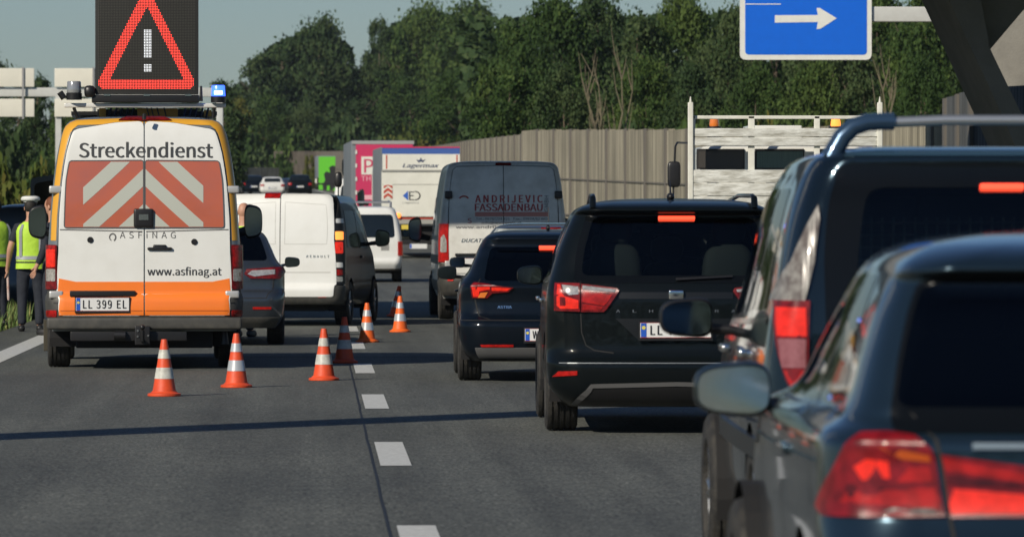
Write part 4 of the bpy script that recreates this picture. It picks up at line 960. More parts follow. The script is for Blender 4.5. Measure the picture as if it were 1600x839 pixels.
# ---- small white van with roof rack
f = pxf(571, 63.8)
K = [(.3, .86, .1, 4.2, .2, .2, .04), (.5, .895, 0, 4.4, .2, .2, .04), (.62, .90, .04, 4.4, .12, .15, .03), (1.0, .895, .05, 4.2, .12, .15, .03), (1.4, .84, .09, 3.6, .14, .16, .03), (1.7, .76, .14, 3.1, .16, .18, .04), (1.83, .68, .2, 2.9, .2, .2, .05), (1.86, .4, .5, 2.6, .1, .1, .05), (1.87, .03, 1.4, 2, .01, .01, 0)]
cv, b = vehicle('small_van', 'small white van with an empty roof rack ahead of the black sided van', 'van', wx(571, 141), 141, R(0), K, WHITEP, wheels=(.8, 3.5), wr=.32, ww=.2, res=(.07, .07))
wpl = rnd([(-.72, 1.10), (.72, 1.10), (.66, 1.66), (-.66, 1.66)], .08); w_ = b.patch('rear_window', b.rear(wpl), GLOPQ, cv)
for sg in (-1, 1):
    b.patch('tail_light', b.rear([(sg*.79, .66), (sg*.90, .66), (sg*.885, 1.0), (sg*.79, 1.0)]), REDGLOW, cv, thick=.02)
    MB().tube([(sg*.62, .3, 1.84), (sg*.62, .35, 1.95), (sg*.6, 2.4, 1.99)], .03, 8).build('roof_rail', ALLOY, cv, smooth=True)
    mirror(cv, sg*1.05, 2.95, 1.2, .2, .2, sg)
b.patch('bumper', b.rear([(-.9, .3), (.9, .3), (.9, .34), (-.9, .34)]), BUMPER, cv, thick=.01)
m = MB(); [m.tube([(-.62, y_, 1.97), (.62, y_, 1.97)], .025, 8) for y_ in (.5, 1.4, 2.2)]; m.build('roof_bar', ALLOY, cv, smooth=True)
plate(cv, b, -.3, .62, None, off=.02, detail=False); b.patch('sticker', b.rear([(.38, .78), (.58, .78), (.58, .94), (.38, .94)]), M('sticker_grey', (.35, .35, .33), .5, noise=(60, 1, (.1, .1, .1))), cv, thick=.002)
f2 = pxf(0, 63.8)
# ---- far white van and far cars
def simple_rear(root, b, wz0, wz1, ww_, lz0, lz1, lx, lit=False):
    b.patch('rear_window', b.rear(rnd([(-ww_, wz0), (ww_, wz0), (ww_*.9, wz1), (-ww_*.9, wz1)], .06)), GLOPQ, root)
    for sg in (-1, 1): b.patch('tail_light', b.rear([(sg*lx, lz0), (sg*.86, lz0), (sg*.86, lz1), (sg*lx, lz1)]), REDLIT if lit else RED, root, thick=.02)
    plate(root, b, 0, lz0-.1, None, off=.02, detail=False)
Kf = [(.3, .9, .1, 4.6, .2, .2, .04), (.6, .97, 0, 4.8, .2, .2, .04), (1.1, .97, .04, 4.5, .15, .15, .03), (1.7, .92, .1, 3.9, .15, .15, .03), (2.2, .84, .16, 3.4, .16, .18, .04), (2.36, .7, .25, 3.2, .2, .2, .05), (2.39, .4, .5, 3, .1, .1, .05), (2.4, .03, 1.4, 2, .01, .01, 0)]
fv, b = vehicle('panel_van', 'white high roof van seen between the pink truck and the black sided van', 'van', wx(556, 250), 250, 0, Kf, WHITEP, wheels=(.9, 3.7), res=(.1, .1))
simple_rear(fv, b, 1.55, 2.05, .68, .9, 1.2, .82)
KC = [(.25, .80, .1, 4.2, .2, .2, .05), (.45, .90, 0, 4.4, .25, .2, .05), (.75, .90, .04, 4.4, .2, .2, .05), (.95, .88, .1, 4.2, .2, .2, .06), (1.05, .80, .25, 3.2, .2, .2, .06), (1.35, .66, .7, 2.6, .2, .2, .08), (1.44, .55, 1.0, 2.3, .2, .2, .1), (1.47, .03, 1.5, 1.9, .01, .01, 0)]
CW = M('car_white', (.7, .7, .66), .4, 0, .5)
for px, Yc, pm, lb, rot, tall in ((397, 430, NAVYPAINT, 'dark blue car far off at the left of the queue', 5, 1.0), (426, 415, CW, 'far off white car with red tail lights', 2, .95), (451, 450, SLATE, 'grey car with pale bonnet far off beside the dark car', 183, .8), (469, 420, BLACKPAINT, 'far off dark car in front of the dark noise wall', 2, 1.05), (409, 440, CW, 'far off white car half hidden behind the dark blue car', 3, .8)):
    c_, b = vehicle('far_car', lb, 'car', wx(px, Yc), Yc, R(rot), [(k[0]*tall,)+k[1:] for k in KC], pm, wheels=(.8, 3.4), wr=.31, ww=.2, res=(.12, .12), group='cars far down the motorway')
    simple_rear(c_, b, 1.06*tall, 1.34*tall, .6, .72*tall, .88*tall, .6)
# ---- trucks in the queue
PINK = M('truck_pink', (.58, .03, .12), .5, noise=(2, .3, (.5, .05, .1))); GREY_T = M('truck_grey', (.16, .18, .20), .5, noise=(2, .4, (.22, .23, .23)))
WT = M('truck_white', (.78, .78, .70), .45, noise=(1.5, .5, (.60, .60, .52)))
def truck(label, cx, Y, w, top, rot, side, L=8.5, bottom=1.05):
    g = GZ(Y); s_ = sc(Y); t = empty('box_truck', (wx(cx, Y), Y, g), rot, label, 'truck')
    H = wz(top, Y)-g
    MB().box(-w/2, w/2, .04, L, bottom, H, .03).build('cargo_box', side, t, smooth=True)
    B('chassis', DARK, t, -.5, .5, .3, L+1.5, .7, bottom-.02)
    for sg in (-1, 1):
        for yy in (1.6, 2.8, L+.9): wheel(t, sg*(w/2-.22), yy, .5, .34, sg, res=24)
    MB().box(-w/2+.05, w/2-.05, L+.4, L+2.3, .6, min(H-.5, 3.0), .12).build('cab', WT, t, smooth=True)
    B('under_ride_bar', DARK, t, -w/2+.08, w/2-.08, -.02, .1, .45, .6, bev=.02)
    return t, H, (lambda px, py: ((px-cx)/s_, wz(py, Y)-g))
t, H, f = truck('box truck with tail lift, blue top band and company lettering, ahead of the grey van', 658, 185, 2.5, 229.5, R(1.5), GREY_T)
def fl(name, pts, mat, parent, y0, th=.01): return MB().prism(pts, y0-th, y0).build(name, mat, parent)
def rc(f, x0, y0, x1, y1): a = f(x0, y1); c = f(x1, y0); return [(a[0], a[1]), (c[0], a[1]), (c[0], c[1]), (a[0], c[1])]
fl('blue_band', rc(f, 597, 231.5, 718.5, 241), M('band_blue', (.05, .12, .38), .5), t, .04, .02); fl('pink_rim', rc(f, 597, 229.5, 718.5, 231.5), PINK, t, .04, .03)
fl('upper_panel', rc(f, 597.5, 241, 718.5, 266), WT, t, .04, .02); tlift = fl('tail_lift', rc(f, 596, 267, 719, 338.5), WT, t, .0, .06)
B('lift_ledge', M('ledge_grey', (.35, .35, .32), .5), tlift, f(596, 0)[0], f(719, 0)[0], -.10, -.062, f(0, 268)[1], f(0, 265.5)[1])
B('lift_crease', M('ledge_grey', (.35, .35, .32), .5), tlift, f(597, 0)[0], f(718, 0)[0], -.066, -.0615, f(0, 289)[1], f(0, 288)[1])
fl('red_strip', rc(f, 618, 339, 716, 342.5), M('strip_red', (.5, .06, .03), .5), t, .03, .04); fl('rear_bar', rc(f, 599, 342.5, 717, 350), M('ledge_grey', (.35, .35, .32), .5), t, .03, .03)
for xx in (603, 713): fl('edge_stripe', rc(f, xx, 242, xx+2, 264), M('strip_red', (.5, .06, .03), .5), t, .018, .004)
wb = fl('warning_board', rc(f, 599, 288, 613, 311), WT, tlift, -.062, .01)
for k in range(3): a = 289+k*8; fl('red_stripe', PL(f, [(599.2, a+6), (606, a+1), (612.8, a+6), (612.8, a+1.5), (606, a-3.5 if a > 290 else a), (599.2, a+1.5)][::-1]), M('strip_red', (.5, .06, .03), .5), wb, -.0725, .004)
text('lettering', .018, 'Lagermax', f(629, 0)[0], f(685.5, 0)[0], f(0, 264)[1], f(0, 256)[1], M('lettering_navy', (.03, .05, .12), .5), t, off=.004, shear=.3, bold=.02)
bird = [(650, 249), (655, 251), (657.5, 246.5), (660, 251), (665, 249), (661, 254), (657.5, 252.5), (654, 254.5)]
fl('bird_emblem', PL(f, bird[::-1]), M('lettering_navy', (.03, .05, .12), .5), t, .016, .003)
lg = fl('logo_triangle', PL(f, [(629, 306), (637.5, 298.5), (637.5, 313.5)]), M('logo_blue', (.03, .12, .5), .5), tlift, -.061, .004)
text('logo_letter', -.061, 'E', f(639, 0)[0], f(647, 0)[0], f(0, 313)[1], f(0, 299.5)[1], INK, tlift, off=.004, bold=.03)
m = MB(); q = []
for k in range(13):
    a = -math.pi/2+math.pi*k/12; q.append((648+9*math.cos(a), 306+7.5*math.sin(a), 648+7*math.cos(a), 306+5.8*math.sin(a)))
for a, c in zip(q[:-1], q[1:]): m.add([(f(a[0], a[1])[0], -.066, f(a[0], a[1])[1]), (f(c[0], c[1])[0], -.066, f(c[0], c[1])[1]), (f(c[2], c[3])[0], -.066, f(c[2], c[3])[1]), (f(a[2], a[3])[0], -.066, f(a[2], a[3])[1])], [(0, 1, 2, 3)])
m.build('logo_arc', INK, tlift); text('logo_text', -.061, 'Logistics', f(629, 0)[0], f(654, 0)[0], f(0, 319)[1], f(0, 315.5)[1], GI, tlift, off=.004)
fl('yellow_plate', rc(f, 627, 351.5, 648, 358.5), M('plate_yellow_big', (.7, .55, .08), .5), t, -.02, .01); pp = fl('number_plate', rc(f, 640, 381, 667, 388.5), PLATEW, t, -.03, .01); fl('blue_band', rc(f, 640.3, 381.5, 643, 388), PLATEB, pp, -.041, .002)
MB().ell((*[f(622, 337)[0]], -.06, f(622, 337)[1]), (.09, .06, .09)).build('side_lamp', AMBERLIT, t, smooth=True)
mirror(t, f(567, 0)[0]+.25, 9.2, wz(306, 195)-GZ(195), .26, .62, -1)
t, H, f = truck('articulated truck with pink rear doors and a white letter panel behind the box truck', 598, 225, 2.45, 220, R(1.2), GREY_T, L=12)
fl('rear_doors', rc(f, 556, 226, 645, 340), PINK, t, .03, .03); fl('rear_frame', rc(f, 550, 220.5, 647, 225.5), M('frame_grey', (.33, .34, .33), .5), t, .035, .05)
for k in range(5): B('hinge', M('hinge_white', (.7, .7, .65), .5), t, f(555.2, 0)[0], f(557.8, 0)[0], -.03, .0, f(0, 241+k*21)[1], f(0, 235+k*21)[1])
pn = fl('letter_panel', rc(f, 564.5, 245, 622, 273), WT, t, -.0, .01); text('panel_letter', -.01, 'P', f(569, 0)[0], f(583, 0)[0], f(0, 270)[1], f(0, 249)[1], PINK, pn, off=.006, bold=.06)
text('lettering', 0, 'THE R', f(564.5, 0)[0], f(597, 0)[0], f(0, 283)[1], f(0, 275.5)[1], M('pink_pale', (.8, .45, .5), .5), t, off=.006); fl('pale_strip', rc(f, 562, 305, 640, 312), M('pink_pale', (.8, .45, .5), .5), t, -.001, .004)
mirror(t, f(545, 0)[0]+.2, 13.2, 3.1, .28, .9, -1)
t, H, f = truck('distant truck with a bright green tailgate and black figure print', 516.5, 510, 2.43, 243.5, R(1), GREY_T, L=10)
fl('rear_doors', rc(f, 498, 245, 536.5, 300), M('truck_green', (.12, .55, .03), .5), t, .03, .03)
fig = [(505, 300), (504, 288), (508, 282), (506, 272), (510, 268), (516, 270), (514, 262), (519, 259), (525, 260), (526, 266), (524, 270), (528, 276), (524, 281), (525, 292), (520, 296), (519, 300), (515, 300), (515, 290), (511, 290), (510, 300)]
fl('black_print', PL(f, fig[::-1]), INK, t, -.0, .01)

# ---- white flatbed truck with a rack
Yf = 65; f = pxf(1228, sc(Yf)); PEEL = M('peeling_white', (.68, .69, .64), .6, noise=(9, .95, (.30, .29, .24), (.5, 1, 2.2)), bump=(20, .5))
ft = empty('flatbed_truck', (wx(1228, Yf), Yf, 0), R(0), 'white flatbed truck with peeling plank boards and a stake rack behind its cab', 'truck')
X0, X1 = f(1076, 0)[0], f(1380, 0)[0]
m = MB(); zt, zb = f(0, 265)[1], .95; nb = 8
for k in range(nb):
    a = zb+(zt-zb)*k/nb; m.box(X0+.02, X1-.02, -.02, .025+.006*(k % 2), a+.003, zb+(zt-zb)*(k+1)/nb-.003, .006)
m.build('tail_board', PEEL, ft, smooth=True)
m = MB(); zt2, zb2 = f(0, 200)[1], f(0, 228.5)[1]
for k in range(2): m.box(X0+.02, X1-.02, .0, .03, zb2+(zt2-zb2)*k/2+.004, zb2+(zt2-zb2)*(k+1)/2-.004, .008)
m.build('rack_board', PEEL, ft, smooth=True)
m = MB(); m.box(X0, X1, .035, .08, f(0, 186)[1], f(0, 180.5)[1], .008)
for px, w_ in ((1082.5, 10), (1175.5, 10), (1278.5, 9), (1374, 10)): x = f(px, 0)[0]; m.box(x-w_/277, x+w_/277, .035, .085, .9, f(0, 181)[1], .006)
for px in (1079.5, 1376.5): x = f(px, 0)[0]; m.box(x-.03, x+.03, -.03, .03, .9, f(0, 160)[1], .01); m.tube([(x, 0, f(0, 160)[1]), (x, 0, f(0, 151)[1])], [.016, .006], 6)
m.build('rack_frame', M('rack_white', (.72, .72, .64), .5, noise=(9, .5, (.5, .48, .4))), ft, smooth=True)
B('bed', M('bed_grey', (.3, .29, .25), .7), ft, X0+.03, X1-.03, -4.0, 0-.03, .88, .95); 
for x in (X0, X1-.04): B('side_board', PEEL, ft, x, x+.04, -4.0, -.03, .95, 1.35, bev=.01)
cabm = MB().box(X0+.15, X1-.15, .35, 2.1, .55, 2.42, .10).build('cab', M('cab_white', (.70, .70, .64), .4, 0, .5), ft, smooth=True)
for a, c in ((1092, 1168), (1184, 1262), (1285, 1365)):
    w_ = MB().box(f(a, 0)[0], f(c, 0)[0], .335, .352, f(0, 264)[1], f(0, 232)[1], .01).build('cab_window', M('window_seal', (.02, .02, .02), .5), cabm)
    B('window_glass', M('curtain_green', (.10, .16, .14), .3, 0, .5, noise=(9, .7, (.05, .09, .08), (8, 1, .4))) if a > 1180 else M('window_brown', (.06, .055, .05), .25), w_, f(a+3, 0)[0], f(c-2, 0)[0], .328, .334, f(0, 262)[1], f(0, 236)[1])
B('cab_roof_hatch', M('cab_white', (.70, .70, .64), .4), cabm, f(1180, 0)[0], f(1265, 0)[0], .9, 1.8, 2.421, f(0, 198)[1]+.03, bev=.02)
for px in (1123.5, 1316):
    bc = empty('beacon', (f(px, 0)[0], .7, 2.42)); bc.parent = ft
    MB().lathe([(.001, 0), (.085, 0), (.08, f(0, 196)[1]-2.42), (.001, f(0, 196)[1]-2.42)], n=20).build('beacon_base', BLACKPL, bc, smooth=True)
    z0 = f(0, 196)[1]-2.42; MB().lathe([(.055, z0), (.058, z0+.02), (.05, z0+.085), (.03, z0+.095), (.001, z0+.097)], n=20).build('beacon_lens', AMBER if px < 1200 else AMBERLIT, bc, smooth=True)
m = MB().tube([(X0+.05, .9, f(0, 222)[1]), (f(1064, 0)[0], .6, f(0, 222)[1]), (f(1060, 0)[0], .5, f(0, 228)[1]), (f(1059, 0)[0], .5, f(0, 252)[1])], .012, 8)
m.tube([(f(1057, 0)[0], .5, f(0, 290)[1]), (f(1057, 0)[0], .5, f(0, 305)[1])], .012, 8); m.build('mirror_bracket', BLACKPL, ft, smooth=True)
MB().ell((f(1058, 0)[0], .5, f(0, 272)[1]), (.075, .05, .147), 5).build('door_mirror', BLACKPL, ft, smooth=True)
for sg in (-1, 1):
    for yy in (-2.6, 1.0): wheel(ft, sg*.9, yy, .38, .24, sg)
B('chassis', DARK, ft, -.4, .4, -3.9, 1.8, .5, .87)

# ---- estate car, grey, between the service van and the two tone van
def seats(root, zt, yrow, yfront, ws=(-.42, 0, .42), fw=.40):
    for x in ws: seat(root, x, yrow, zt, .42)
    for x in (-fw, fw): seat(root, x, yfront, zt+.02, .50)
    MB().box(-.62, .62, yfront+.75, yfront+1.2, .75, .98, .05).build('dashboard', DARK, root, smooth=True)
    MB().lathe([(.165, -.015), (.185, 0), (.165, .015)], (-fw, yfront+.62, .95), 'Y', 24).build('steering_wheel', DARK, root)
def fhalf(b, front):
    x, z0, z1, x2 = front[1][0], front[0][1], front[2][1], front[2][0]; out = []
    for sg in (-1, 1): out.append(b.front([(sg*.012, z0), (sg*x, z0), (sg*x2, z1), (sg*.012, z1)]))
    return out
def glaze(root, b, rear, front, sides, gl, gside=None, seal=True):
    o = b.patch('rear_window', b.rear(rear), gl, root, off=-.004, thick=.006, rim=.001)
    for q in fhalf(b, front): b.patch('windscreen', q, GLCLR, root, off=-.004, thick=.006, rim=.001)
    for sg in (-1, 1):
        for k, q in enumerate(sides): b.patch('side_window', b.side(q, sg), gside or gl, root, off=-.004, thick=.006, rim=.001)
    return o
def holes(b, rear, front, sides):
    return [b.rear(rear)]+fhalf(b, front)+[b.side(q, sg) for q in sides for sg in (-1, 1)]
f = pxf(329, 124.5)
K = [(.22, .82, .15, 4.6, .25, .25, .05), (.35, .90, .04, 4.85, .25, .25, .05), (.55, .93, 0, 4.85, .25, .25, .05), (.66, .935, .02, 4.8, .25, .25, .05), (.70, .93, .07, 4.8, .2, .25, .05), (.93, .93, .09, 4.6, .2, .25, .05), (1.0, .90, .13, 4.0, .18, .22, .05), (1.06, .84, .2, 3.6, .16, .2, .05), (1.25, .75, .42, 3.2, .15, .2, .05), (1.40, .67, .58, 2.9, .15, .2, .05), (1.45, .58, .66, 2.7, .15, .2, .06), (1.475, .4, .95, 2.5, .1, .1, .05), (1.485, .03, 1.5, 2, .01, .01, 0)]
b = Body(K); RW = rnd([(-.72, 1.07), (.72, 1.07), (.61, 1.39), (-.61, 1.39)], .06); FW = [(-.55, 1.08), (.55, 1.08), (.5, 1.38), (-.5, 1.38)]; SW = [rnd([(.75, 1.06), (1.75, 1.05), (1.75, 1.36), (1.0, 1.36)], .04), rnd([(1.82, 1.05), (3.1, 1.05), (2.75, 1.36), (1.82, 1.36)], .04)]
skc, b = vehicle('estate_car', 'grey estate car half hidden between the service van and the two tone van', 'car', wx(329, 72.3), 72.3, R(.3), K, SLATE, holes=holes(b, RW, FW, SW), wheels=(1.0, 3.8), wr=.33, ww=.22)
glaze(skc, b, RW, FW, SW, GLDARK)
seats(skc, 1.2, 1.3, 2.2)
for sg in (-1, 1):
    lt = b.patch('tail_light', b.rear([(sg*.42, .90), (sg*.45, .955), (sg*.90, .985), (sg*.925, .93), (sg*.86, .84), (sg*.5, .845)]), REDDARK, skc, thick=.02)
    b.patch('clear_lens', b.rear([(sg*.46, .90), (sg*.52, .94), (sg*.80, .95), (sg*.80, .90), (sg*.55, .87)]), CLEAR, lt, off=.02, thick=.004)
    b.patch('reflector', b.rear([(sg*.53, .46), (sg*.76, .46), (sg*.76, .49), (sg*.53, .49)]), REDGLOW, skc, thick=.01)
    mirror(skc, sg*1.03, 2.95, 1.03, .21, .14, sg, SLATE)
    b.strip('roof_rail', b.side([(.8, 1.43), (2.6, 1.43)], sg), .04, ALLOY, skc, off=.03)
b.patch('bumper', b.rear([(-.8, .24), (.8, .24), (.84, .36), (-.84, .36)]), BUMPER, skc, thick=.015); b.strip('tailgate_seam', b.rear([(-.8, 1.0), (-.78, .70), (-.7, .60), (.7, .60), (.78, .70), (.8, 1.0)]), .01, SEAM, skc)
plate(skc, b, 0, .78, None, off=.02)

# ---- black hatchback and the car just ahead of it
f = pxf(862, 160.7)
K = [(.20, .78, .16, 4.2, .25, .25, .06), (.28, .84, .06, 4.3, .25, .25, .06), (.42, .89, .01, 4.37, .28, .28, .07), (.54, .905, 0, 4.37, .28, .28, .07), (.60, .905, .03, 4.35, .28, .28, .07), (.66, .90, .10, 4.3, .26, .28, .07), (.80, .90, .12, 4.2, .26, .28, .07), (.93, .885, .10, 4.0, .26, .28, .07),
     (.98, .86, .16, 3.7, .24, .26, .07), (1.05, .80, .24, 3.3, .2, .24, .06), (1.2, .73, .42, 3.0, .17, .2, .06), (1.34, .67, .58, 2.75, .16, .2, .06), (1.40, .63, .56, 2.6, .16, .2, .05), (1.45, .55, .70, 2.4, .15, .2, .06), (1.475, .38, 1.0, 2.2, .1, .1, .05), (1.485, .03, 1.5, 1.8, .01, .01, 0)]
b = Body(K); RW = rnd([(-.66, 1.0), (.66, 1.0), (.60, 1.30), (-.60, 1.30)], .06); RW = rnd([(-.66, .985), (.66, .985), (.58, 1.31), (-.58, 1.31)], .06); FW = [(-.52, 1.08), (.52, 1.08), (.48, 1.36), (-.48, 1.36)]; SW = [rnd([(.75, 1.04), (1.7, 1.02), (1.7, 1.34), (1.05, 1.34)], .04), rnd([(1.76, 1.02), (2.9, 1.02), (2.5, 1.34), (1.76, 1.34)], .04)]
hc, b = vehicle('hatchback', 'black hatchback with lit brake lights just behind the tall lettered van', 'car', wx(862, 56), 56, R(-.5), K, NAVYPAINT, holes=holes(b, RW, FW, SW), wheels=(.75, 3.4), wr=.325, ww=.225)
glaze(hc, b, RW, FW, SW, GLDARK); seats(hc, 1.2, 1.25, 2.1)
for sg in (-1, 1):
    p = PL(f, [(737.5, 448), (742, 444), (772, 447), (803, 449.5), (795, 456), (770, 458), (762, 466), (740, 466)]); p = [(abs(x)*sg, z) for x, z in p]
    lt = b.patch('tail_light', b.rear(p), REDDARK, hc, thick=.022, du=.03, dv=.02)
    q = [(abs(x)*sg, z) for x, z in PL(f, [(739.5, 449), (766, 448.5), (766, 452), (750, 455), (750, 463), (742, 464)])]; b.patch('brake_lens', b.rear(q), REDLIT, lt, off=.022, thick=.004)
    q = [(abs(x)*sg, z) for x, z in PL(f, [(769, 448.8), (799, 450.5), (793, 454), (769, 454)])]; b.patch('brake_lens', b.rear(q), REDLIT, lt, off=.022, thick=.004)
    q = [(abs(x)*sg, z) for x, z in PL(f, [(752, 457), (763, 456), (758, 465), (748, 465)])]; b.patch('amber_lens', b.rear(q), AMBER, lt, off=.022, thick=.004)
    b.patch('reflector', b.rear([(sg*.37, .345), (sg*.68, .345), (sg*.69, .365), (sg*.37, .365)]), REDGLOW, hc, thick=.012)
    mirror(hc, sg*.98, 2.72, 1.04, .21, .145, sg, BLACKPL)
    b.strip('door_seam', [b.side([(1.72, .35), (1.72, 1.36)], sg), b.side([(2.85, .3), (2.85, 1.0)], sg)], .01, SEAM, hc); b.strip('window_trim', b.side([(.6, 1.0), (3.0, .99)], sg), .012, CHROME, hc, off=.004)
    MB().box(sg*.905-.012, sg*.905+.015, 1.5, 1.68, .86, .885, .008).build('door_handle', NAVYPAINT, hc, smooth=True)
b.patch('high_brake_light', b.rear(PL(f, [(845, 391.5), (879, 391.5), (879, 386), (845, 386)])), REDHOT, hc, off=.005, thick=.015)
b.patch('diffuser', b.rear([(-.70, .24), (.70, .24), (.74, .335), (-.74, .335)]), M('diffuser_grey', (.10, .10, .10), .5), hc, thick=.012)
b.strip('bumper_seam', b.rear([(-.87, .60), (.87, .60)]), .01, SEAM, hc); b.strip('tailgate_seam', b.rear([(-.69, 1.0), (-.75, .85), (-.70, .64), (-.6, .61)]), .01, SEAM, hc); b.strip('tailgate_seam', b.rear([(.69, 1.0), (.75, .85), (.70, .64), (.6, .61)]), .01, SEAM, hc)
text('badge', b, 'ASTRA', f(778, 0)[0], f(800, 0)[0], f(0, 482.5)[1], f(0, 478)[1], CHROME, hc, off=.004, bold=.02)
x, y, z = onrear(b, 862, 455, f); MB().lathe([(.04, 0), (.046, -.008), (.052, 0)], (0, y-.002, z), 'Y', 24).build('emblem', CHROME, hc, smooth=True)
plate(hc, b, 0, f(0, 523)[1], 'W 48 213 K', w=.52, h=.12, off=.02)
MB().ell((.0, 1.1, 1.50), (.02, .05, .03)).build('roof_aerial', BLACKPL, hc, smooth=True)
K = [(k[0]*1.045,)+k[1:] for k in K]
b = Body(K)
jc, b = vehicle('hatchback', 'dark car with a pale strip under its spoiler, just above the black hatchback', 'car', wx(862, 64), 64, R(-.4), K, M('dark_silver', (.10, .12, .135), .3, .6, 1), wheels=(.75, 3.4), wr=.325, ww=.225)
b.patch('rear_window', b.rear([(-.64, 1.05), (.64, 1.05), (.60, 1.42), (-.60, 1.42)]), GLOPQ, jc); b.strip('spoiler_strip', b.rear([(-.60, 1.455), (.60, 1.455)]), .05, M('pale_silver', (.42, .45, .44), .35, .4), jc, off=.02)
b.patch('high_brake_light', b.rear([(-.10, 1.435), (.12, 1.435), (.12, 1.475), (-.10, 1.475)]), REDDARK, jc, off=.02, thick=.01)
for sg in (-1, 1):
    b.patch('tail_light', b.rear([(sg*.5, .90), (sg*.88, .90), (sg*.88, 1.0), (sg*.5, 1.0)]), RED, jc); mirror(jc, sg*1.0, 2.75, 1.09, .19, .13, sg, BLACKPL)
MB().tube([(.0, 1.0, 1.56), (.0, 1.05, 1.72)], [.008, .004], 6).build('roof_aerial', BLACKPL, jc); plate(jc, b, 0, .8, None, off=.02)

# ---- black people carrier
f = pxf(1058, 213)
K = [(.20, .80, .18, 4.6, .25, .25, .06), (.26, .86, .08, 4.7, .25, .25, .06), (.36, .93, .02, 4.8, .28, .28, .07), (.48, .945, 0, 4.85, .28, .28, .07), (.525, .95, .005, 4.85, .28, .28, .07), (.56, .95, .05, 4.85, .27, .28, .07), (.62, .95, .09, 4.8, .26, .28, .07), (.85, .95, .10, 4.7, .24, .27, .07), (1.02, .945, .11, 4.5, .22, .26, .07),
     (1.12, .93, .15, 4.2, .2, .25, .07), (1.18, .91, .20, 4.0, .19, .24, .07), (1.35, .855, .30, 3.8, .18, .22, .07), (1.55, .77, .42, 3.5, .18, .2, .07), (1.61, .74, .46, 3.4, .18, .2, .07), (1.645, .715, .38, 3.3, .2, .2, .06), (1.675, .67, .42, 3.2, .2, .2, .06), (1.71, .56, .62, 3.0, .2, .2, .07), (1.73, .38, .95, 2.7, .1, .1, .05), (1.74, .03, 1.5, 2.2, .01, .01, 0)]
KP = K; b = Body(K); RW = rnd([(-.70, 1.165), (.70, 1.165), (.60, 1.60), (-.60, 1.60)], .07); FW = [(-.62, 1.15), (.62, 1.15), (.55, 1.58), (-.55, 1.58)]
SW = [rnd([(.62, 1.17), (1.5, 1.14), (1.5, 1.57), (.9, 1.57)], .05), rnd([(1.58, 1.14), (2.6, 1.12), (2.6, 1.57), (1.58, 1.57)], .05), rnd([(2.67, 1.12), (3.75, 1.12), (3.3, 1.55), (2.67, 1.57)], .05)]
pc, b = vehicle('people_carrier', 'black people carrier with lit left tail light in the middle of the queue', 'car', wx(1058, 42.2), 42.2, R(-.9), K, BLACKPAINT, holes=holes(b, RW, FW, SW), wheels=(.95, 3.85), wr=.345, ww=.235, res=(.04, .03))
glaze(pc, b, RW, FW, SW, glassmat('tint_carrier', (.50, .60, .58)), GL); seats(pc, 1.28, 1.6, 2.7, fw=.42)
for x in (-.42, .42): seat(pc, x, .75, 1.42, .40)
MB().ell((-.02, 3.3, 1.50), (.12, .02, .04), 4).build('rear_view_mirror', DARK, pc, smooth=True)
BLK = M('gloss_black_trim', (.004, .005, .006), .2, 0, .15, spec=.2)
b.patch('window_surround', b.rear(rnd([(-.76, 1.11), (.76, 1.11), (.645, 1.635), (-.645, 1.635)], .06)), BLK, pc, thick=.003, holes=[b.rear(RW)])
b.patch('high_brake_light', b.rear(rnd(PL(f, [(1033, 344.5), (1091, 344.5), (1091, 339), (1033, 339)]), .008)), REDHOT, pc, off=.004, thick=.012)
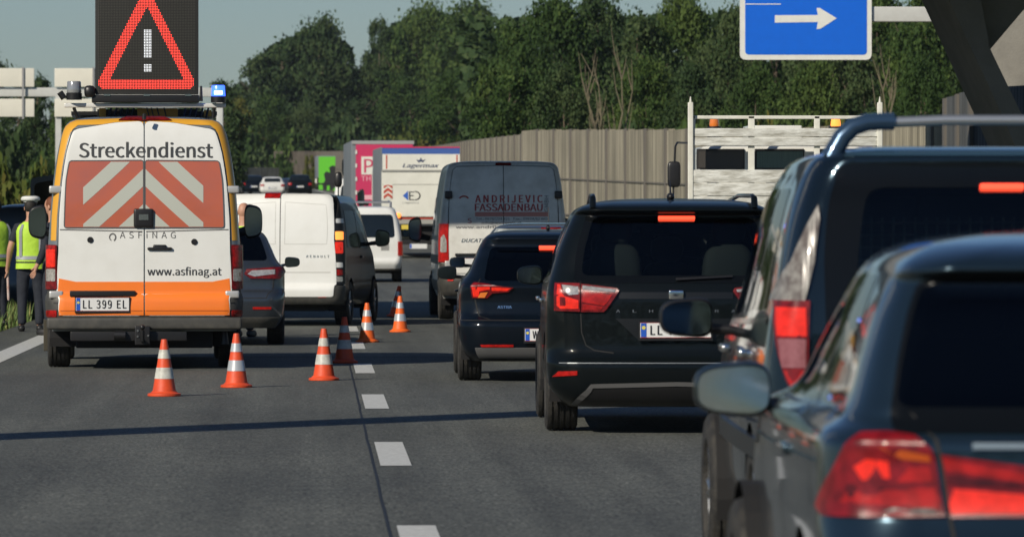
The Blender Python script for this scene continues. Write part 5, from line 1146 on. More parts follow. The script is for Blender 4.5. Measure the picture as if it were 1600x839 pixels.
for sg in (-1, 1):
    mp_ = lambda pts: b.rear([(abs(x)*sg, z) for x, z in PL(f, pts)])
    lt = b.patch('tail_light', mp_([(871, 486), (872, 444), (908, 445), (908, 487.5)]), REDDARK, pc, thick=.024, du=.03, dv=.02)
    b.patch('brake_lens', mp_([(875, 464), (879, 461), (905.5, 470), (905.5, 483), (880, 483), (875, 478)]), REDLIT, lt, off=.024, thick=.004)
    b.patch('brake_lens', mp_([(875, 461), (876, 447), (880, 447), (882, 459), (886, 464)]), REDLIT, lt, off=.024, thick=.004)
    b.patch('clear_lens', mp_([(882, 447.5), (905.5, 450.5), (905.5, 461), (892, 462), (885, 457)]), CLEAR, lt, off=.024, thick=.004)
    l2 = b.patch('tail_light', mp_([(909.5, 445.5), (966, 452), (969, 456), (962, 466), (949, 484), (945, 488), (909.5, 488)]), REDDARK, pc, thick=.022, du=.03, dv=.02)
    b.patch('clear_lens', mp_([(912, 448.5), (964, 454.5), (962, 458), (935, 456), (912, 454)]), CLEAR, l2, off=.022, thick=.004)
    b.patch('brake_lens', mp_([(912, 457), (938, 459), (958, 462), (950, 474), (945, 478), (912, 473)]), REDGLOW, l2, off=.022, thick=.004)
    b.patch('brake_lens', mp_([(912, 475), (943, 480), (941, 485), (912, 485)]), RED, l2, off=.022, thick=.004)
    b.patch('reflector', mp_([(866, 589), (903, 586), (903, 579.5), (875, 580.5)]), REDGLOW, pc, thick=.012)
    b.strip('tailgate_seam', mp_([(908.7, 440), (908.7, 490), (910, 520), (917, 540), (930, 548), (960, 552)]), .010, SEAM, pc)
    m = MB().tube([(sg*.60, .46, 1.655), (sg*.60, .52, 1.735), (sg*.595, .68, 1.755), (sg*.57, 2.0, 1.762), (sg*.55, 3.0, 1.722), (sg*.55, 3.15, 1.68)], [.026, .024, .018, .016, .016, .018], 10).build('roof_rail', BLACKPAINT, pc, smooth=True)
    mirror(pc, sg*1.01, 3.2, 1.14, .21, .155, sg, BLACKPAINT)
    b.strip('window_trim', b.side([(.5, 1.12), (3.9, 1.09)], sg), .02, CHROME, pc, off=.004)
    b.strip('door_seam', [b.side([(1.54, .3), (1.54, 1.6)], sg), b.side([(2.64, .3), (2.64, 1.6)], sg), b.side([(3.8, .35), (3.8, 1.08)], sg)], .01, SEAM, pc)
    for y_ in (1.65, 2.75): MB().box(sg*.955-.015, sg*.955+.02, y_, y_+.2, .95, .98, .01).build('door_handle', CHROME, pc, smooth=True)
rec = [(-.40, 1.0), (-.30, .76), (.30, .76), (.40, 1.0)]
rec = PL(f, [(963, 498), (998, 531), (1118, 531), (1153, 498)]); b.patch('plate_recess', b.rear(rec), M('recess_black', (.004, .005, .006), .35), pc, thick=.003)
plate(pc, b, -.005, f(0, 516)[1], 'LL 746 ZX', off=.03)
x, y, z = onrear(b, 1060, 461, f); MB().box(-.055, .055, y-.03, y+.01, z-.035, z+.035, .012).build('emblem', CHROME, pc, smooth=True)
b.strip('tailgate_crease', b.rear([(-.42, 1.02), (.42, 1.02)]), .05, M('recess_black', (.004, .005, .006), .35), pc, off=.003)
for k, ch in enumerate('ALHAMBRA'): text('badge_letter', b, ch, -.44+k*.121, -.44+k*.121+.028, .896, .916, M('badge_grey', (.30, .31, .32), .3, .8), pc, off=.006, bold=.015)
b.strip('bumper_crease', b.rear([(-.86, .525), (.86, .525)]), .007, M('bumper_glint', (.20, .22, .23), .45, .5), pc, off=.004)
for sg in (-1, 1): b.strip('lower_trim', b.rear([(sg*.75, .225), (sg*.62, .36), (0, .375)]), .035, M('diffuser_grey', (.10, .10, .10), .5), pc, off=.014)
b.patch('diffuser', b.rear([(-.74, .215), (.74, .215), (.60, .35), (-.60, .35)]), BLACKPL, pc, thick=.008)
MB().ell((0, 1.0, 1.75), (.03, .05, .03)).tube([(0, 1.0, 1.765), (0, 1.12, 1.875)], [.008, .004], 6).build('roof_aerial', BLACKPL, pc, smooth=True)
b.strip('wiper', b.rear([(-.0, 1.13), (.42, 1.15)]), .02, BLACKPL, pc, off=.02)
# ---- dark tall car with a bar over its roof
f = pxf(1580, 400)
K = [(.25, .84, .18, 4.5, .22, .25, .06), (.32, .90, .06, 4.6, .22, .25, .06), (.50, .945, 0, 4.65, .22, .26, .06), (.72, .95, 0, 4.65, .2, .26, .06), (.78, .95, .08, 4.65, .16, .24, .05), (1.0, .935, .10, 4.5, .15, .24, .05), (1.15, .915, .11, 4.1, .14, .24, .05),
     (1.25, .895, .12, 3.9, .13, .24, .05), (1.45, .86, .16, 3.6, .12, .24, .05), (1.62, .82, .21, 3.4, .12, .24, .05), (1.76, .765, .26, 3.2, .13, .22, .05), (1.82, .72, .26, 3.1, .16, .2, .05), (1.85, .62, .34, 3.0, .2, .2, .06), (1.865, .42, .7, 2.7, .1, .1, .05), (1.872, .03, 1.5, 2.2, .01, .01, 0)]
KS = K; b = Body(K, .10); RW = rnd([(-.60, 1.08), (.60, 1.08), (.54, 1.70), (-.54, 1.70)], .08); FW = [(-.62, 1.2), (.62, 1.2), (.55, 1.68), (-.55, 1.68)]
SW = [rnd([(.62, 1.22), (1.35, 1.20), (1.35, 1.70), (.78, 1.70)], .05), rnd([(1.45, 1.20), (2.35, 1.17), (2.35, 1.70), (1.45, 1.70)], .05), rnd([(2.42, 1.17), (3.3, 1.15), (2.9, 1.66), (2.42, 1.70)], .05)]
DB = M('dark_blue_paint', (.009, .018, .026), .22, .6, 1, spec=.15)
sv, b = vehicle('sport_utility_car', 'dark blue tall car with a bar hooped over its roof, behind the silver blue car', 'car', wx(1580, 22.5), 22.5, R(0), K, DB, nar=.10, holes=holes(b, RW, FW, SW), wheels=(.95, 3.65), wr=.35, ww=.235, res=(.03, .03))
glaze(sv, b, RW, FW, SW, glassmat('tint_carrier', (.50, .60, .58)), GL); seats(sv, 1.36, 1.2, 2.3, fw=.42)
m = MB()   # load guard behind the seats
for k in range(-12, 13): m.tube([(k*.045, .95, 1.30), (k*.045, .95, 1.58)], .003, 4)
for k in range(6): m.tube([(-.56, .95, 1.31+k*.05), (.56, .95, 1.31+k*.05)], .003, 4)
m.build('cargo_net', M('net_grey', (.18, .22, .22), .6), sv)
b.patch('window_surround', b.rear(rnd([(-.705, .95), (.705, .95), (.655, 1.80), (-.655, 1.80)], .08)), M('gloss_black_trim', (.004, .005, .006), .2, 0, .15, spec=.2), sv, thick=.004, holes=[b.rear(RW)])
b.patch('high_brake_light', b.rear(rnd([(-.088, 1.690), (.088, 1.690), (.088, 1.712), (-.088, 1.712)], .009)), REDHOT, sv, off=.004, thick=.012)
for sg in (-1, 1):
    mp_ = lambda pts: b.rear([(abs(x)*sg, z) for x, z in PL(f, pts)])
    lt = b.patch('tail_light', mp_([(1226, 472), (1273, 472), (1270, 560), (1262, 596), (1250, 622), (1238, 596), (1227, 545)]), REDDARK, sv, thick=.02, du=.02, dv=.02)
    b.patch('brake_lens', mp_([(1229, 483), (1267, 483), (1267, 528), (1229, 528)]), REDLIT, lt, off=.02, thick=.004)
    b.patch('pale_lens', mp_([(1230, 532), (1266, 532), (1265, 577), (1234, 577)]), M('pale_pink_lens', (.34, .12, .12), .2, .2, 1, noise=(30, .6, (.2, .04, .04))), lt, off=.02, thick=.004)
    b.patch('fog_lens', mp_([(1236, 582), (1263, 582), (1250, 617)]), REDGLOW, lt, off=.02, thick=.004)
    b.patch('clear_lens', mp_([(1221, 472), (1266, 472), (1281, 410), (1291, 345), (1291, 322), (1276, 350), (1250, 410)]), CLEARG, sv, thick=.018, du=.02, dv=.02)
    b.patch('spoiler_top', b.rear([(-.62, 1.825), (.62, 1.825), (.56, 1.862), (-.56, 1.862)]), M('spoiler_sky_sheen', (.06, .13, .19), .25, .6, 1), sv, thick=.006) if sg < 0 else None  # lighter blue paints the sky's reflection into the spoiler top
    b.strip('pillar_seam', [b.side([(.48, .4), (.48, 1.76)], sg)], .01, SEAM, sv); b.strip('door_seam', [b.side([(1.4, .3), (1.4, 1.75)], sg), b.side([(2.38, .3), (2.38, 1.75)], sg), b.side([(3.4, .35), (3.4, 1.1)], sg)], .01, SEAM, sv)
    b.strip('window_trim', b.side([(.5, 1.17), (3.4, 1.12)], sg), .025, CHROME, sv, off=.005)
    b.patch('side_moulding', b.side([(.3, .62), (3.6, .62), (3.6, .70), (.3, .70)], sg), BLACKPL, sv, thick=.015)
    for y_ in (1.45, 2.45): MB().box(sg*.94-.015, sg*.94+.025, y_, y_+.2, 1.0, 1.035, .012).build('door_handle', CHROME, sv, smooth=True)
    mirror(sv, sg*1.09, 2.75, 1.145, .25, .18, sg, BLACKPL)
pts = []
q = PL(f, [(1316, 245), (1322, 232), (1333, 212), (1350, 196), (1372, 188.5), (1395, 187), (1416, 187)])
m = MB().tube([(x, .42, z) for x, z in q], [.045, .04, .038, .036, .035, .034, .034], 16); m.tube([(-x, .42, z) for x, z in q], [.045, .04, .038, .036, .035, .034, .034], 16)
x0 = q[-1][0]; hoop = MB().tube([(x0, .42, q[-1][1]-.002), (x0*.5, .42, q[-1][1]+.006), (-x0*.5, .42, q[-1][1]+.006), (-x0, .42, q[-1][1]-.002)], .021, 14).build('roof_bar', M('bar_chrome', (.62, .63, .62), .33, .85), sv, smooth=True)
for sg in (-1, 1): MB().tube([(abs(x)*sg, .42, z) for x, z in q], [.045, .04, .038, .036, .035, .034, .034], 16).build('bar_foot', M('foot_blue', (.04, .08, .14), .25, .5, 1), hoop, smooth=True)
b.patch('bumper', b.rear([(-.95, .30), (.95, .30), (.95, .50), (-.95, .50)]), BUMPER, sv, thick=.02); plate(sv, b, 0, .86, None, off=.02)

# ---- silver blue car nearest the camera
f = pxf(1842, 600)
K = [(.20, .78, .20, 4.1, .25, .25, .07), (.30, .86, .06, 4.2, .25, .25, .07), (.50, .90, 0, 4.3, .26, .27, .07), (.70, .91, .015, 4.3, .26, .27, .07), (.76, .912, .045, 4.3, .25, .27, .07), (.79, .91, .058, 4.3, .25, .27, .07), (.93, .905, .08, 4.2, .24, .27, .07), (.985, .90, .085, 4.1, .22, .27, .07), (1.01, .885, .11, 3.9, .2, .27, .07),
     (1.04, .84, .14, 3.7, .18, .25, .07), (1.08, .815, .17, 3.5, .13, .23, .06), (1.20, .775, .23, 3.2, .12, .22, .06), (1.33, .73, .29, 2.9, .12, .22, .06), (1.405, .695, .33, 2.75, .13, .22, .06), (1.44, .675, .26, 2.7, .15, .22, .06), (1.475, .635, .31, 2.6, .18, .22, .06), (1.51, .55, .46, 2.45, .2, .22, .07), (1.535, .36, .85, 2.2, .1, .1, .05), (1.545, .03, 1.4, 1.8, .01, .01, 0)]
b = Body(K, .10); RW = rnd([(-.715, 1.075), (.715, 1.075), (.625, 1.402), (-.625, 1.402)], .05); FW = [(-.55, 1.1), (.55, 1.1), (.5, 1.38), (-.5, 1.38)]
SW = [rnd([(.62, 1.075), (1.35, 1.06), (1.35, 1.42), (.95, 1.42)], .06), rnd([(1.42, 1.06), (2.75, 1.04), (2.3, 1.40), (1.42, 1.42)], .05)]
bc_, b = vehicle('hatchback', 'silver blue car nearest the camera with large red tail lights, at the lower right', 'car', wx(1842, 15), 15, R(0), K, BLUEGREY, nar=.10, holes=holes(b, RW, FW, SW), wheels=(.9, 3.55), wr=.34, ww=.23, res=(.025, .02))
glaze(bc_, b, RW, FW, SW, GLDARK); seats(bc_, 1.26, 1.2, 2.0)
b.patch('window_surround', b.rear(rnd([(-.725, 1.01), (.725, 1.01), (.725, 1.07), (.635, 1.413), (-.635, 1.413), (-.725, 1.07)], .04)), M('gloss_black_trim', (.004, .005, .006), .2, 0, .15, spec=.2), bc_, thick=.004, holes=[b.rear(RW)])  # surround reaches below the glass, painting the body's dark reflection in black
DRED = lampred('deep_red', (.10, .004, .006))
for sg in (-1, 1):
    mp_ = lambda pts: b.rear([(abs(x)*sg, z) for x, z in PL(f, pts)])
    sd_ = [(abs(x)*sg, z) for x, z in PL(f, [(1306, 815), (1298, 800), (1318, 745), (1338, 700), (1362, 684), (1400, 682), (1440, 688), (1466, 706), (1474, 740), (1480, 780), (1486, 812), (1400, 814)])]
    lt = b.patch('tail_light', b.rear(sd_), lampred('lens_ruby', (.20, .006, .010), .03, (1, .03, .02)), bc_, thick=.012, du=.02, dv=.015)
    b.patch('glow_bar', mp_([(1330, 792), (1345, 768), (1400, 770), (1470, 766), (1476, 788), (1476, 800), (1400, 796)]), REDGLOW, lt, off=.012, thick=.002)
    b.patch('brake_lens', mp_([(1350, 735), (1368, 722), (1400, 725), (1402, 752), (1362, 756)]), REDLIT, lt, off=.012, thick=.002)
    b.patch('glow_bar', mp_([(1430, 735), (1462, 735), (1468, 757), (1412, 758)]), REDGLOW, lt, off=.012, thick=.002)
    b.patch('dark_bar', mp_([(1338, 770), (1342, 762), (1400, 768), (1345, 784)]), DRED, lt, off=.0145, thick=.002)
    b.patch('amber_lens', mp_([(1385, 702), (1462, 716), (1464, 726), (1420, 722)]), M('amber_deep', (.4, .07, .012), .5, 0, 0, spec=.1), lt, off=.012, thick=.002)
    b.patch('clear_lens', mp_([(1392, 806), (1404, 799), (1468, 800), (1474, 808)]), CLEARG, lt, off=.012, thick=.002)
    l2 = b.patch('lid_light', mp_([(1480, 714), (1600, 730), (1650, 738), (1700, 812), (1493, 814)]), lampred('lens_ruby', (.36, .010, .012)), bc_, thick=.010, du=.02, dv=.015)
    b.patch('glow_bar', mp_([(1484, 722), (1600, 742), (1650, 748), (1655, 760), (1600, 756), (1486, 738)]), REDGLOW, l2, off=.010, thick=.002)
    b.patch('brake_lens', mp_([(1492, 792), (1500, 768), (1600, 776), (1665, 782), (1680, 806), (1495, 808)]), REDLIT, l2, off=.010, thick=.002)
    b.patch('dark_bar', mp_([(1488, 745), (1600, 760), (1640, 768), (1490, 762)]), DRED, l2, off=.0125, thick=.002)
    b.strip('lid_seam', mp_([(1473, 690), (1478, 712), (1488, 780), (1494, 820), (1500, 860)]), .012, SEAM, bc_, off=.004)
    b.strip('lid_seam', mp_([(1430, 640), (1450, 665), (1473, 690)]), .008, SEAM, bc_, off=.003)
    b.strip('door_seam', [b.side([(1.38, .3), (1.38, 1.42)], sg), b.side([(2.6, .3), (2.6, 1.05)], sg), b.side([(.55, .8), (.72, 1.03)], sg)], .010, SEAM, bc_)
    b.strip('window_trim', b.side([(.5, 1.05), (2.8, 1.03)], sg), .014, BLACKPL, bc_, off=.004); b.strip('shoulder_crease', b.side([(.4, .93), (3.4, .90)], sg), .01, M('crease_dark', (.02, .04, .055), .4), bc_, off=.001)
    MB().box(sg*.90-.012, sg*.90+.035, 1.45, 1.68, .90, .935, .014).build('door_handle', BLUEGREY, bc_, smooth=True)
    mirror(bc_, sg*.96, 2.75, 1.05, .255, .175, sg, M('mirror_shell', (.006, .012, .016), .3, .2, 1), depth=.15, gl=M('mirror_glass_bright', (.88, .95, .92), .10, 1))
b.patch('lid_trim', b.rear(PL(f, [(1530, 706), (2154, 706), (2154, 697), (1530, 697)])), M('lid_silver', (.30, .36, .38), .3, .6, 1), bc_, thick=.012)
x, y, z = onrear(b, 1842, 690, f); MB().lathe([(.001, -.012), (.036, -.010), (.041, 0)], (0, y, .985), 'Y', 28).build('emblem', CHROME, bc_, smooth=True); plate(bc_, b, 0, .62, None, off=.02)

# ------------------------------------------------------------------ traffic cones
CO = M('cone_orange', (.78, .085, .02), .5, noise=(7, .55, (.42, .05, .025)), bump=(30, .1)); CO2 = M('cone_bright', (.85, .14, .015), .5, noise=(7, .3, (.6, .09, .02)))
CW1 = M('cone_band', (.62, .62, .56), .35, noise=(14, .65, (.30, .29, .25))); CW2 = M('cone_band_silver', (.62, .64, .64), .28, .4, noise=(9, .3, (.45, .45, .43)))
def cone_meshes():
    r = lambda z: .112-.082*(z/.49)
    d = {}
    d['base'] = MB().lathe([(.001, .0), (.148, .0), (.150, .006), (.148, .022), (.125, .028), (.116, .036), (.110, .045)], n=36)
    d['body'] = MB().lathe([(r(z), z) for z in np.linspace(.03, .50, 14)]+[(.026, .507), (.018, .508), (.016, .49), (.001, .48)], n=36)
    for k, (a, c) in enumerate(((.155, .255), (.335, .415))):
        d['band%d' % k] = MB().lathe([(r(z)+.0025, z) for z in np.linspace(a, c, 5)], n=36)
    return d
cm = cone_meshes(); src = {}
for k, mb in cm.items():
    o = mb.build(k, CO, None, smooth=True, fix=False); src[k] = o.data; bpy.data.objects.remove(o)
CONES = [(257, 619, 'scuffed cone with greyish bands, nearest the camera behind the service van', 0, 1), (369.5, 605.5, 'cone with shiny silver bands beside the right wheel of the service van', 1, 0), (506, 594.5, 'dirty cone with marked bands left of the shaded cone', 0, 1),
         (538, 567.5, 'cone standing wholly in shadow beside the lane markings', 0, 1), (573.5, 535, 'cone at the two tone van with its foot in shadow', 0, 0), (618, 497, 'leaning cone tilted to the right behind the bright orange one', 2, 0), (625, 519, 'bright orange upright cone farthest right in the row', 1, 0)]
for px, py, lb, kind, dirty in CONES:
    Yc = HC*F/(py-VY)+.12
    c = empty('traffic_cone', (wx(px, Yc), Yc, .002), random.uniform(0, 6), lb, 'traffic cone', 'orange and white traffic cones closing the lane')
    if kind == 2: c.rotation_euler = (R(-4), R(7), 0); c.location.z = .015
    for k, nm in (('base', 'base'), ('body', 'body'), ('band0', 'reflective_band'), ('band1', 'reflective_band')):
        me = src[k]; o = bpy.data.objects.new(nm, me); COL.objects.link(o); o.parent = c
        mt = (CW1 if dirty else CW2) if k[:4] == 'band' else (CO2 if px in (625, 573.5) else CO)
        o.material_slots[0].link = 'OBJECT'; o.material_slots[0].material = mt
        for p in me.polygons: p.use_smooth = True

# ------------------------------------------------------------------ people
SKIN = M('skin', (.50, .27, .18), .55); NAVYC = M('uniform_navy', (.014, .018, .028), .85, noise=(9, .5, (.03, .035, .045)), bump=(16, .5)); HIVIS = M('vest_yellow', (.50, .78, .06), .6, noise=(6, .3, (.36, .62, .05)), bump=(12, .5)); TAPE = M('reflective_tape', (.45, .47, .47), .35, .3); SHOE = M('shoe_black', (.02, .02, .02), .5)
def skin_mesh(name, verts, edges, rad, mat, parent, sub=2, root=0):
    me = bpy.data.meshes.new(name); me.from_pydata(verts, edges, []); o = bpy.data.objects.new(name, me); COL.objects.link(o)
    md = o.modifiers.new('s', 'SKIN'); md.use_smooth_shade = True
    for i, r in enumerate(rad): me.skin_vertices[0].data[i].radius = (r, r) if not isinstance(r, tuple) else r
    me.skin_vertices[0].data[root].use_root = True
    ms = o.modifiers.new('u', 'SUBSURF'); ms.levels = sub; ms.render_levels = sub
    dg = bpy.context.evaluated_depsgraph_get(); dg.update(); nm = bpy.data.meshes.new_from_object(o.evaluated_get(dg)); bpy.data.objects.remove(o)
    nm.materials.clear(); ob = link(name, nm, mat, parent, smooth=True); return ob
def person(loc, rot, label, H=1.8, larm=None, rarm=None, hair=None, cap=False, vest=True, short=True, stance=.12, headrot=0, group=None):
    """faces +y; arms given as (elbow, hand) points for the left (-x) and right arm, metres for a 1.8 m figure"""
    k = H/1.8; p = empty('person', loc, rot, label, 'person', group); p.scale = (k, k, k)
    L = larm or ((-.27, -.03, 1.14), (-.29, .08, .90)); Rr = rarm or ((.27, -.03, 1.14), (.29, .08, .90))
    v = [(0, 0, .97), (0, -.01, 1.15), (0, -.01, 1.36), (0, .0, 1.50), (0, .015, 1.60), (0, .03, 1.70)]; e = [(0, 1), (1, 2), (2, 3), (3, 4), (4, 5)]; r = [(.15, .11), (.135, .10), (.165, .11), (.06, .06), (.062, .065), (.075, .09)]
    for sg, arm in ((-1, L), (1, Rr)):
        i = len(v); h = Vector(arm[1]); el = Vector(arm[0]); d = (h-el).normalized()
        v += [(sg*.185, -.005, 1.42), tuple(el), tuple(h), tuple(h+d*.08)]; e += [(2, i), (i, i+1), (i+1, i+2), (i+2, i+3)]; r += [(.062, .06), .043, .026, (.036, .018)]
        # fingers and thumb
        side = Vector((0, 1, 0)).cross(d).normalized(); fwd = d.cross(side).normalized()
        for q, (o_, ln) in enumerate(((-.03, .065), (-.01, .078), (.012, .072), (.032, .055))):
            j = len(v); b0 = h+d*.085+fwd*o_; v += [tuple(b0), tuple(b0+d*ln*.55-side*sg*.008), tuple(b0+d*ln-side*sg*.022)]; e += [(i+3, j), (j, j+1), (j+1, j+2)]; r += [.010, .009, .007]
        j = len(v); b0 = h+d*.035+fwd*.04; v += [tuple(b0), tuple(b0+d*.035+fwd*.022)]; e += [(i+2, j), (j, j+1)]; r += [.012, .009]
    for sg in (-1, 1):
        i = len(v); x = sg*stance; v += [(sg*.095, 0, .88), (x*.95, .02, .50), (x, -.01, .09), (x*1.1, .10, .04)]; e += [(0, i), (i, i+1), (i+1, i+2), (i+2, i+3)]; r += [(.095, .10), .06, .042, (.045, .03)]
    body = skin_mesh('body', v, e, r, SKIN, p)
    hd = empty('head', (0, .03, 1.70), headrot); hd.parent = p
    def hf(q):
        x, y, z = q; zz = z
        w = 1-.28*max(0, -z/.12); return (x*w, y*w+(.012 if z < -.04 and y > 0 else 0), z)
    m = MB().ell((0, 0, 0), (.078, .098, .122), 2.2, 24, 18, hf); m.ell((0, .098, -.02), (.013, .02, .022), 2, 8, 8); m.ell((-.08, -.005, -.01), (.010, .02, .032), 2, 8, 8); m.ell((.08, -.005, -.01), (.010, .02, .032), 2, 8, 8); m.ell((0, .086, -.062), (.026, .012, .009), 2, 8, 8)
    m.build('face', SKIN, hd, smooth=True)
    m = MB(); m.ell((-.03, .086, .005), (.012, .008, .008), 2, 8, 6); m.ell((.03, .086, .005), (.012, .008, .008), 2, 8, 6); m.build('eyes', INK, hd, smooth=True)
    if hair: MB().ell((0, -.016, .028), (.086, .098, .106), 2.2, 20, 14, lambda q: (q[0], q[1] if q[1] < .05 or q[2] > .08 else .05, q[2])).build('hair', hair, hd, smooth=True)
    if cap:
        MB().lathe([(.001, .155), (.07, .160), (.118, .148), (.135, .122), (.128, .100), (.100, .088), (.092, .060), (.001, .06)], n=28).build('cap', M('cap_white', (.72, .73, .70), .5), hd, smooth=True)
        MB().lathe([(.095, .055), (.097, .088), (.093, .09)], n=28).build('cap_band', INK, hd, smooth=True); MB().ell((0, .10, .062), (.07, .05, .008), 2, 16, 6).build('cap_peak', INK, hd, smooth=True)
    # clothes
    v = [(0, 0, .93)]; e = []; r = [(.158, .125)]
    for sg in (-1, 1):
        i = len(v); x = sg*stance; v += [(sg*.095, 0, .84), (x*.97, .02, .50), (x, -.01, .15), (x, -.01, .085)]; e += [(0, i), (i, i+1), (i+1, i+2), (i+2, i+3)]; r += [(.108, .115), .078, .062, .066]
    v.append((0, 0, 1.05)); e.append((0, len(v)-1)); r.append((.150, .115)); skin_mesh('trousers', v, e, r, NAVYC, p)
    v = [(0, -.01, 1.02), (0, -.01, 1.2), (0, -.01, 1.38), (0, 0, 1.49)]; e = [(0, 1), (1, 2), (2, 3)]; r = [(.155, .12), (.150, .113), (.18, .125), (.075, .07)]
    for sg, arm in ((-1, L), (1, Rr)):
        i = len(v); s0 = Vector((sg*.185, -.005, 1.42)); el = Vector(arm[0]); en = s0.lerp(el, .75) if short else el; v += [tuple(s0), tuple(en)]; e += [(2, i), (i, i+1)]; r += [.075, .062]
        if not short: v.append(tuple(Vector(arm[0]).lerp(Vector(arm[1]), .85))); e.append((i+1, i+2)); r.append(.045)
    skin_mesh('shirt', v, e, r, NAVYC, p)
    for sg in (-1, 1): MB().ell((sg*stance*1.04, .05, .045), (.05, .14, .05), 2.6, 16, 10).build('shoe', SHOE, p, smooth=True)
    if vest:
        def ring(z, a, c_, n=32): return [(a*math.copysign(abs(math.cos(t))**.75, math.cos(t)), -.01+c_*math.copysign(abs(math.sin(t))**.8, math.sin(t)), z) for t in [2*math.pi*j/n for j in range(n)]]
        prof = [(.86, .205, .155), (.93, .200, .152), (1.02, .195, .147), (1.12, .188, .143), (1.22, .192, .145), (1.32, .205, .148), (1.40, .205, .145), (1.455, .175, .13), (1.485, .125, .10), (1.51, .085, .085)]
        def vm(i0, i1, grow, name, mt, par):
            m = MB(); vs = []; fs = []; n = 32; pr = [prof[i] for i in range(len(prof))]
            zs = np.linspace(i0, i1, 16); aa = np.interp(zs, [q[0] for q in prof], [q[1] for q in prof]); cc = np.interp(zs, [q[0] for q in prof], [q[2] for q in prof])
            for z, a, c_ in zip(zs, aa, cc): vs += ring(z, a+grow, c_+grow)
            for i in range(15):
                for j in range(n): fs.append((i*n+j, i*n+(j+1) % n, (i+1)*n+(j+1) % n, (i+1)*n+j))
            return m.add(vs, fs).build(name, mt, par, smooth=True)
        vt = vm(.86, 1.505, 0, 'safety_vest', HIVIS, p)
        vm(.985, 1.035, .006, 'reflective_band', TAPE, vt); vm(.94, .96, .004, 'dark_band', NAVYC, vt)
        for sg in (-1, 1):
            m = MB(); pts = [(z, np.interp(z, [q[0] for q in prof], [q[2] for q in prof])) for z in np.linspace(1.03, 1.47, 12)]
            vs = []
            for z, c_ in pts:
                for x in (sg*.155, sg*.115): vs.append((x*(1-.25*max(0, z-1.38)/.1), -.01-c_*(1-.10)-.012+.0*z, z))
            m.add(vs, [(2*i, 2*i+1, 2*i+3, 2*i+2) for i in range(11)]).build('shoulder_tape', TAPE, vt, fix=False)
    return p
HB = M('hair_dark', (.015, .012, .01), .7); HR = M('hair_red', (.16, .05, .02), .7)
po = person((wx(49, 82), 82, 0.0), R(2), 'police officer in white cap and yellow vest seen from behind, a baton in hand', 1.86, larm=((-.285, -.03, 1.13), (-.315, .05, .885)), cap=True, hair=HB)
bt = MB().lathe([(.018, 0), (.019, .05), (.019, .40), (.012, .42), (.001, .42)], n=12); bt.v = [(a, b_, -c) for a, b_, c in bt.v]
s_ = bt.build('signal_baton', M('baton_red_white', (.5, .3, .25), .5, noise=(5, 1, (.75, .72, .68))), None, smooth=True); s_.location = (wx(49, 82)-.33, 82.08, .86); s_.rotation_euler = (0, R(-2), 0); tag(s_, 'pale signalling baton hanging from the left hand of the capped officer', 'baton')
person((wx(-5, 85), 85, 0.02), R(40), 'dark haired officer in a green vest cut by the left picture edge', 1.84, hair=HB, larm=((-.27, .1, 1.15), (-.1, .28, 1.1)))
person((wx(380, 78), 78, 0.0), R(-20), 'bald man in a yellow vest standing behind the grey estate car', 1.79, hair=None, stance=.1)
person((wx(85, 79), 79, 0.0), R(60), 'red haired person in dark clothes just behind the left mirror of the service van', 1.87, hair=HR, vest=False, short=False)
# dark police car on the verge with its tailgate up
K = [(.25, .84, .18, 4.5, .22, .25, .06), (.50, .945, 0, 4.65, .22, .26, .06), (.9, .95, .06, 4.5, .2, .24, .05), (1.1, .93, .10, 4.1, .15, .24, .05), (1.4, .87, .16, 3.7, .14, .24, .05), (1.7, .78, .26, 3.3, .14, .22, .05), (1.80, .66, .4, 3.1, .2, .2, .05), (1.84, .4, .7, 2.8, .1, .1, .05), (1.85, .03, 1.5, 2.2, .01, .01, 0)]
pv, b = vehicle('parked_car', 'dark slate blue car parked on the verge with its rear hatch raised', 'car', wx(62, 94), 94, R(1), K, M('slate_blue_paint', (.05, .075, .11), .4, .3, .6, noise=(6, .3, (.07, .09, .11))), wheels=(.9, 3.6), wr=.34, ww=.22)
f = pxf(62, sc(94))
q0 = rnd(PL(f, [(50, 352), (50, 279), (112, 270), (128, 352)]), .1); q1 = rnd(PL(f, [(56, 349), (56, 287), (108, 278), (120, 349)]), .08)
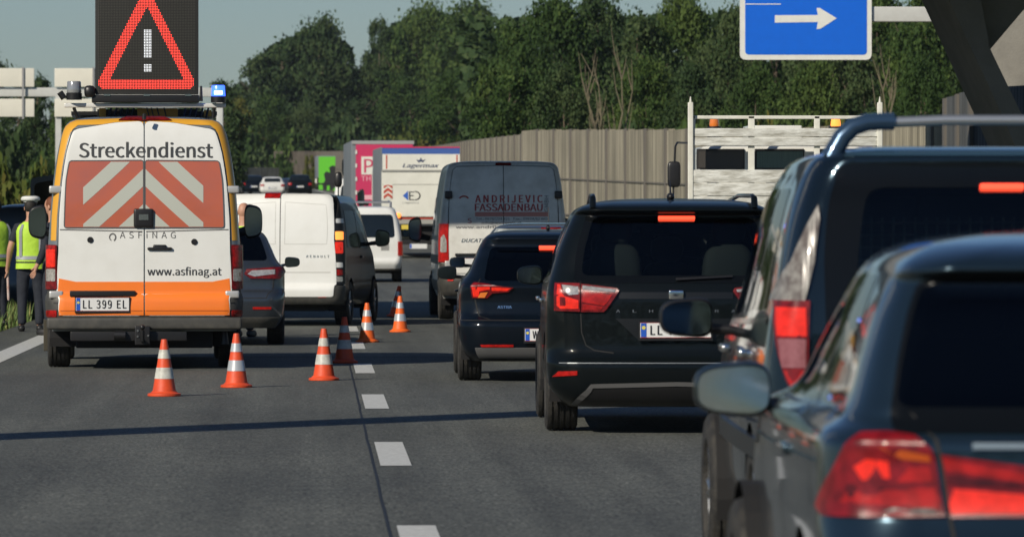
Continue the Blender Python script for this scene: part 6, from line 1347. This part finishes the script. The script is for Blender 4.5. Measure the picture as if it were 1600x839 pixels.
m = MB(); n = len(q0); m.add([(x, -.45, z) for x, z in q0]+[(x, -.45, z) for x, z in q1]+[(x, -.38, z) for x, z in q0]+[(x, -.38, z) for x, z in q1], [(i, (i+1) % n, n+(i+1) % n, n+i) for i in range(n)]+[(2*n+i, 3*n+i, 3*n+(i+1) % n, 2*n+(i+1) % n) for i in range(n)]+[(i, 2*n+i, 2*n+(i+1) % n, (i+1) % n) for i in range(n)]+[(n+i, n+(i+1) % n, 3*n+(i+1) % n, 3*n+i) for i in range(n)])
tg = m.build('raised_hatch', M('hatch_grey', (.03, .04, .05), .4, 0, .5), pv); MB().prism([tuple(p) for p in q1], -.42, -.41).build('hatch_glass', GLDARK, tg)
for sg in (-1, 1): b.patch('tail_light', b.rear([(sg*.72, .9), (sg*.93, .9), (sg*.92, 1.15), (sg*.74, 1.15)]), RED, pv, thick=.02)

# unseen tree line added behind the camera to darken reflections in the cars
rg = np.random.RandomState(9); n = 9000
c = np.stack([rg.uniform(-260, 260, n), rg.uniform(-120, -90, n), rg.uniform(-1, 17, n)+2.5*np.sin(np.arange(n)*.7)], 1); a1 = rg.normal(size=(n, 3)); a1 /= np.linalg.norm(a1, axis=1, keepdims=True); a2 = np.cross(a1, rg.normal(size=(n, 3))); a2 /= np.linalg.norm(a2, axis=1, keepdims=True)
sz = rg.uniform(.8, 1.8, (n, 1)); V = np.stack([c-a1*sz, c-a2*sz*.7, c+a1*sz, c+a2*sz*.7], 1).reshape(-1, 3)
me = bpy.data.meshes.new('wood'); me.from_pydata(V.tolist(), [], [(4*i, 4*i+1, 4*i+2, 4*i+3) for i in range(n)]); tag(link('wood', me, LEAF[1]), kind='stuff')
hz = MB().box(-950, 950, -130, 5100, -3, 60).build('haze', None, None); hz['kind'] = 'stuff'
hm = bpy.data.materials.new('haze'); hm.use_nodes = True; hn = hm.node_tree; hn.nodes.clear(); ho = hn.nodes.new('ShaderNodeOutputMaterial'); hv = hn.nodes.new('ShaderNodeVolumePrincipled')
hv.inputs['Density'].default_value = .00009; hv.inputs['Color'].default_value = (.80, .88, .95, 1); hv.inputs['Anisotropy'].default_value = .3; hn.links.new(hv.outputs[0], ho.inputs['Volume']); hz.data.materials.clear(); hz.data.materials.append(hm)
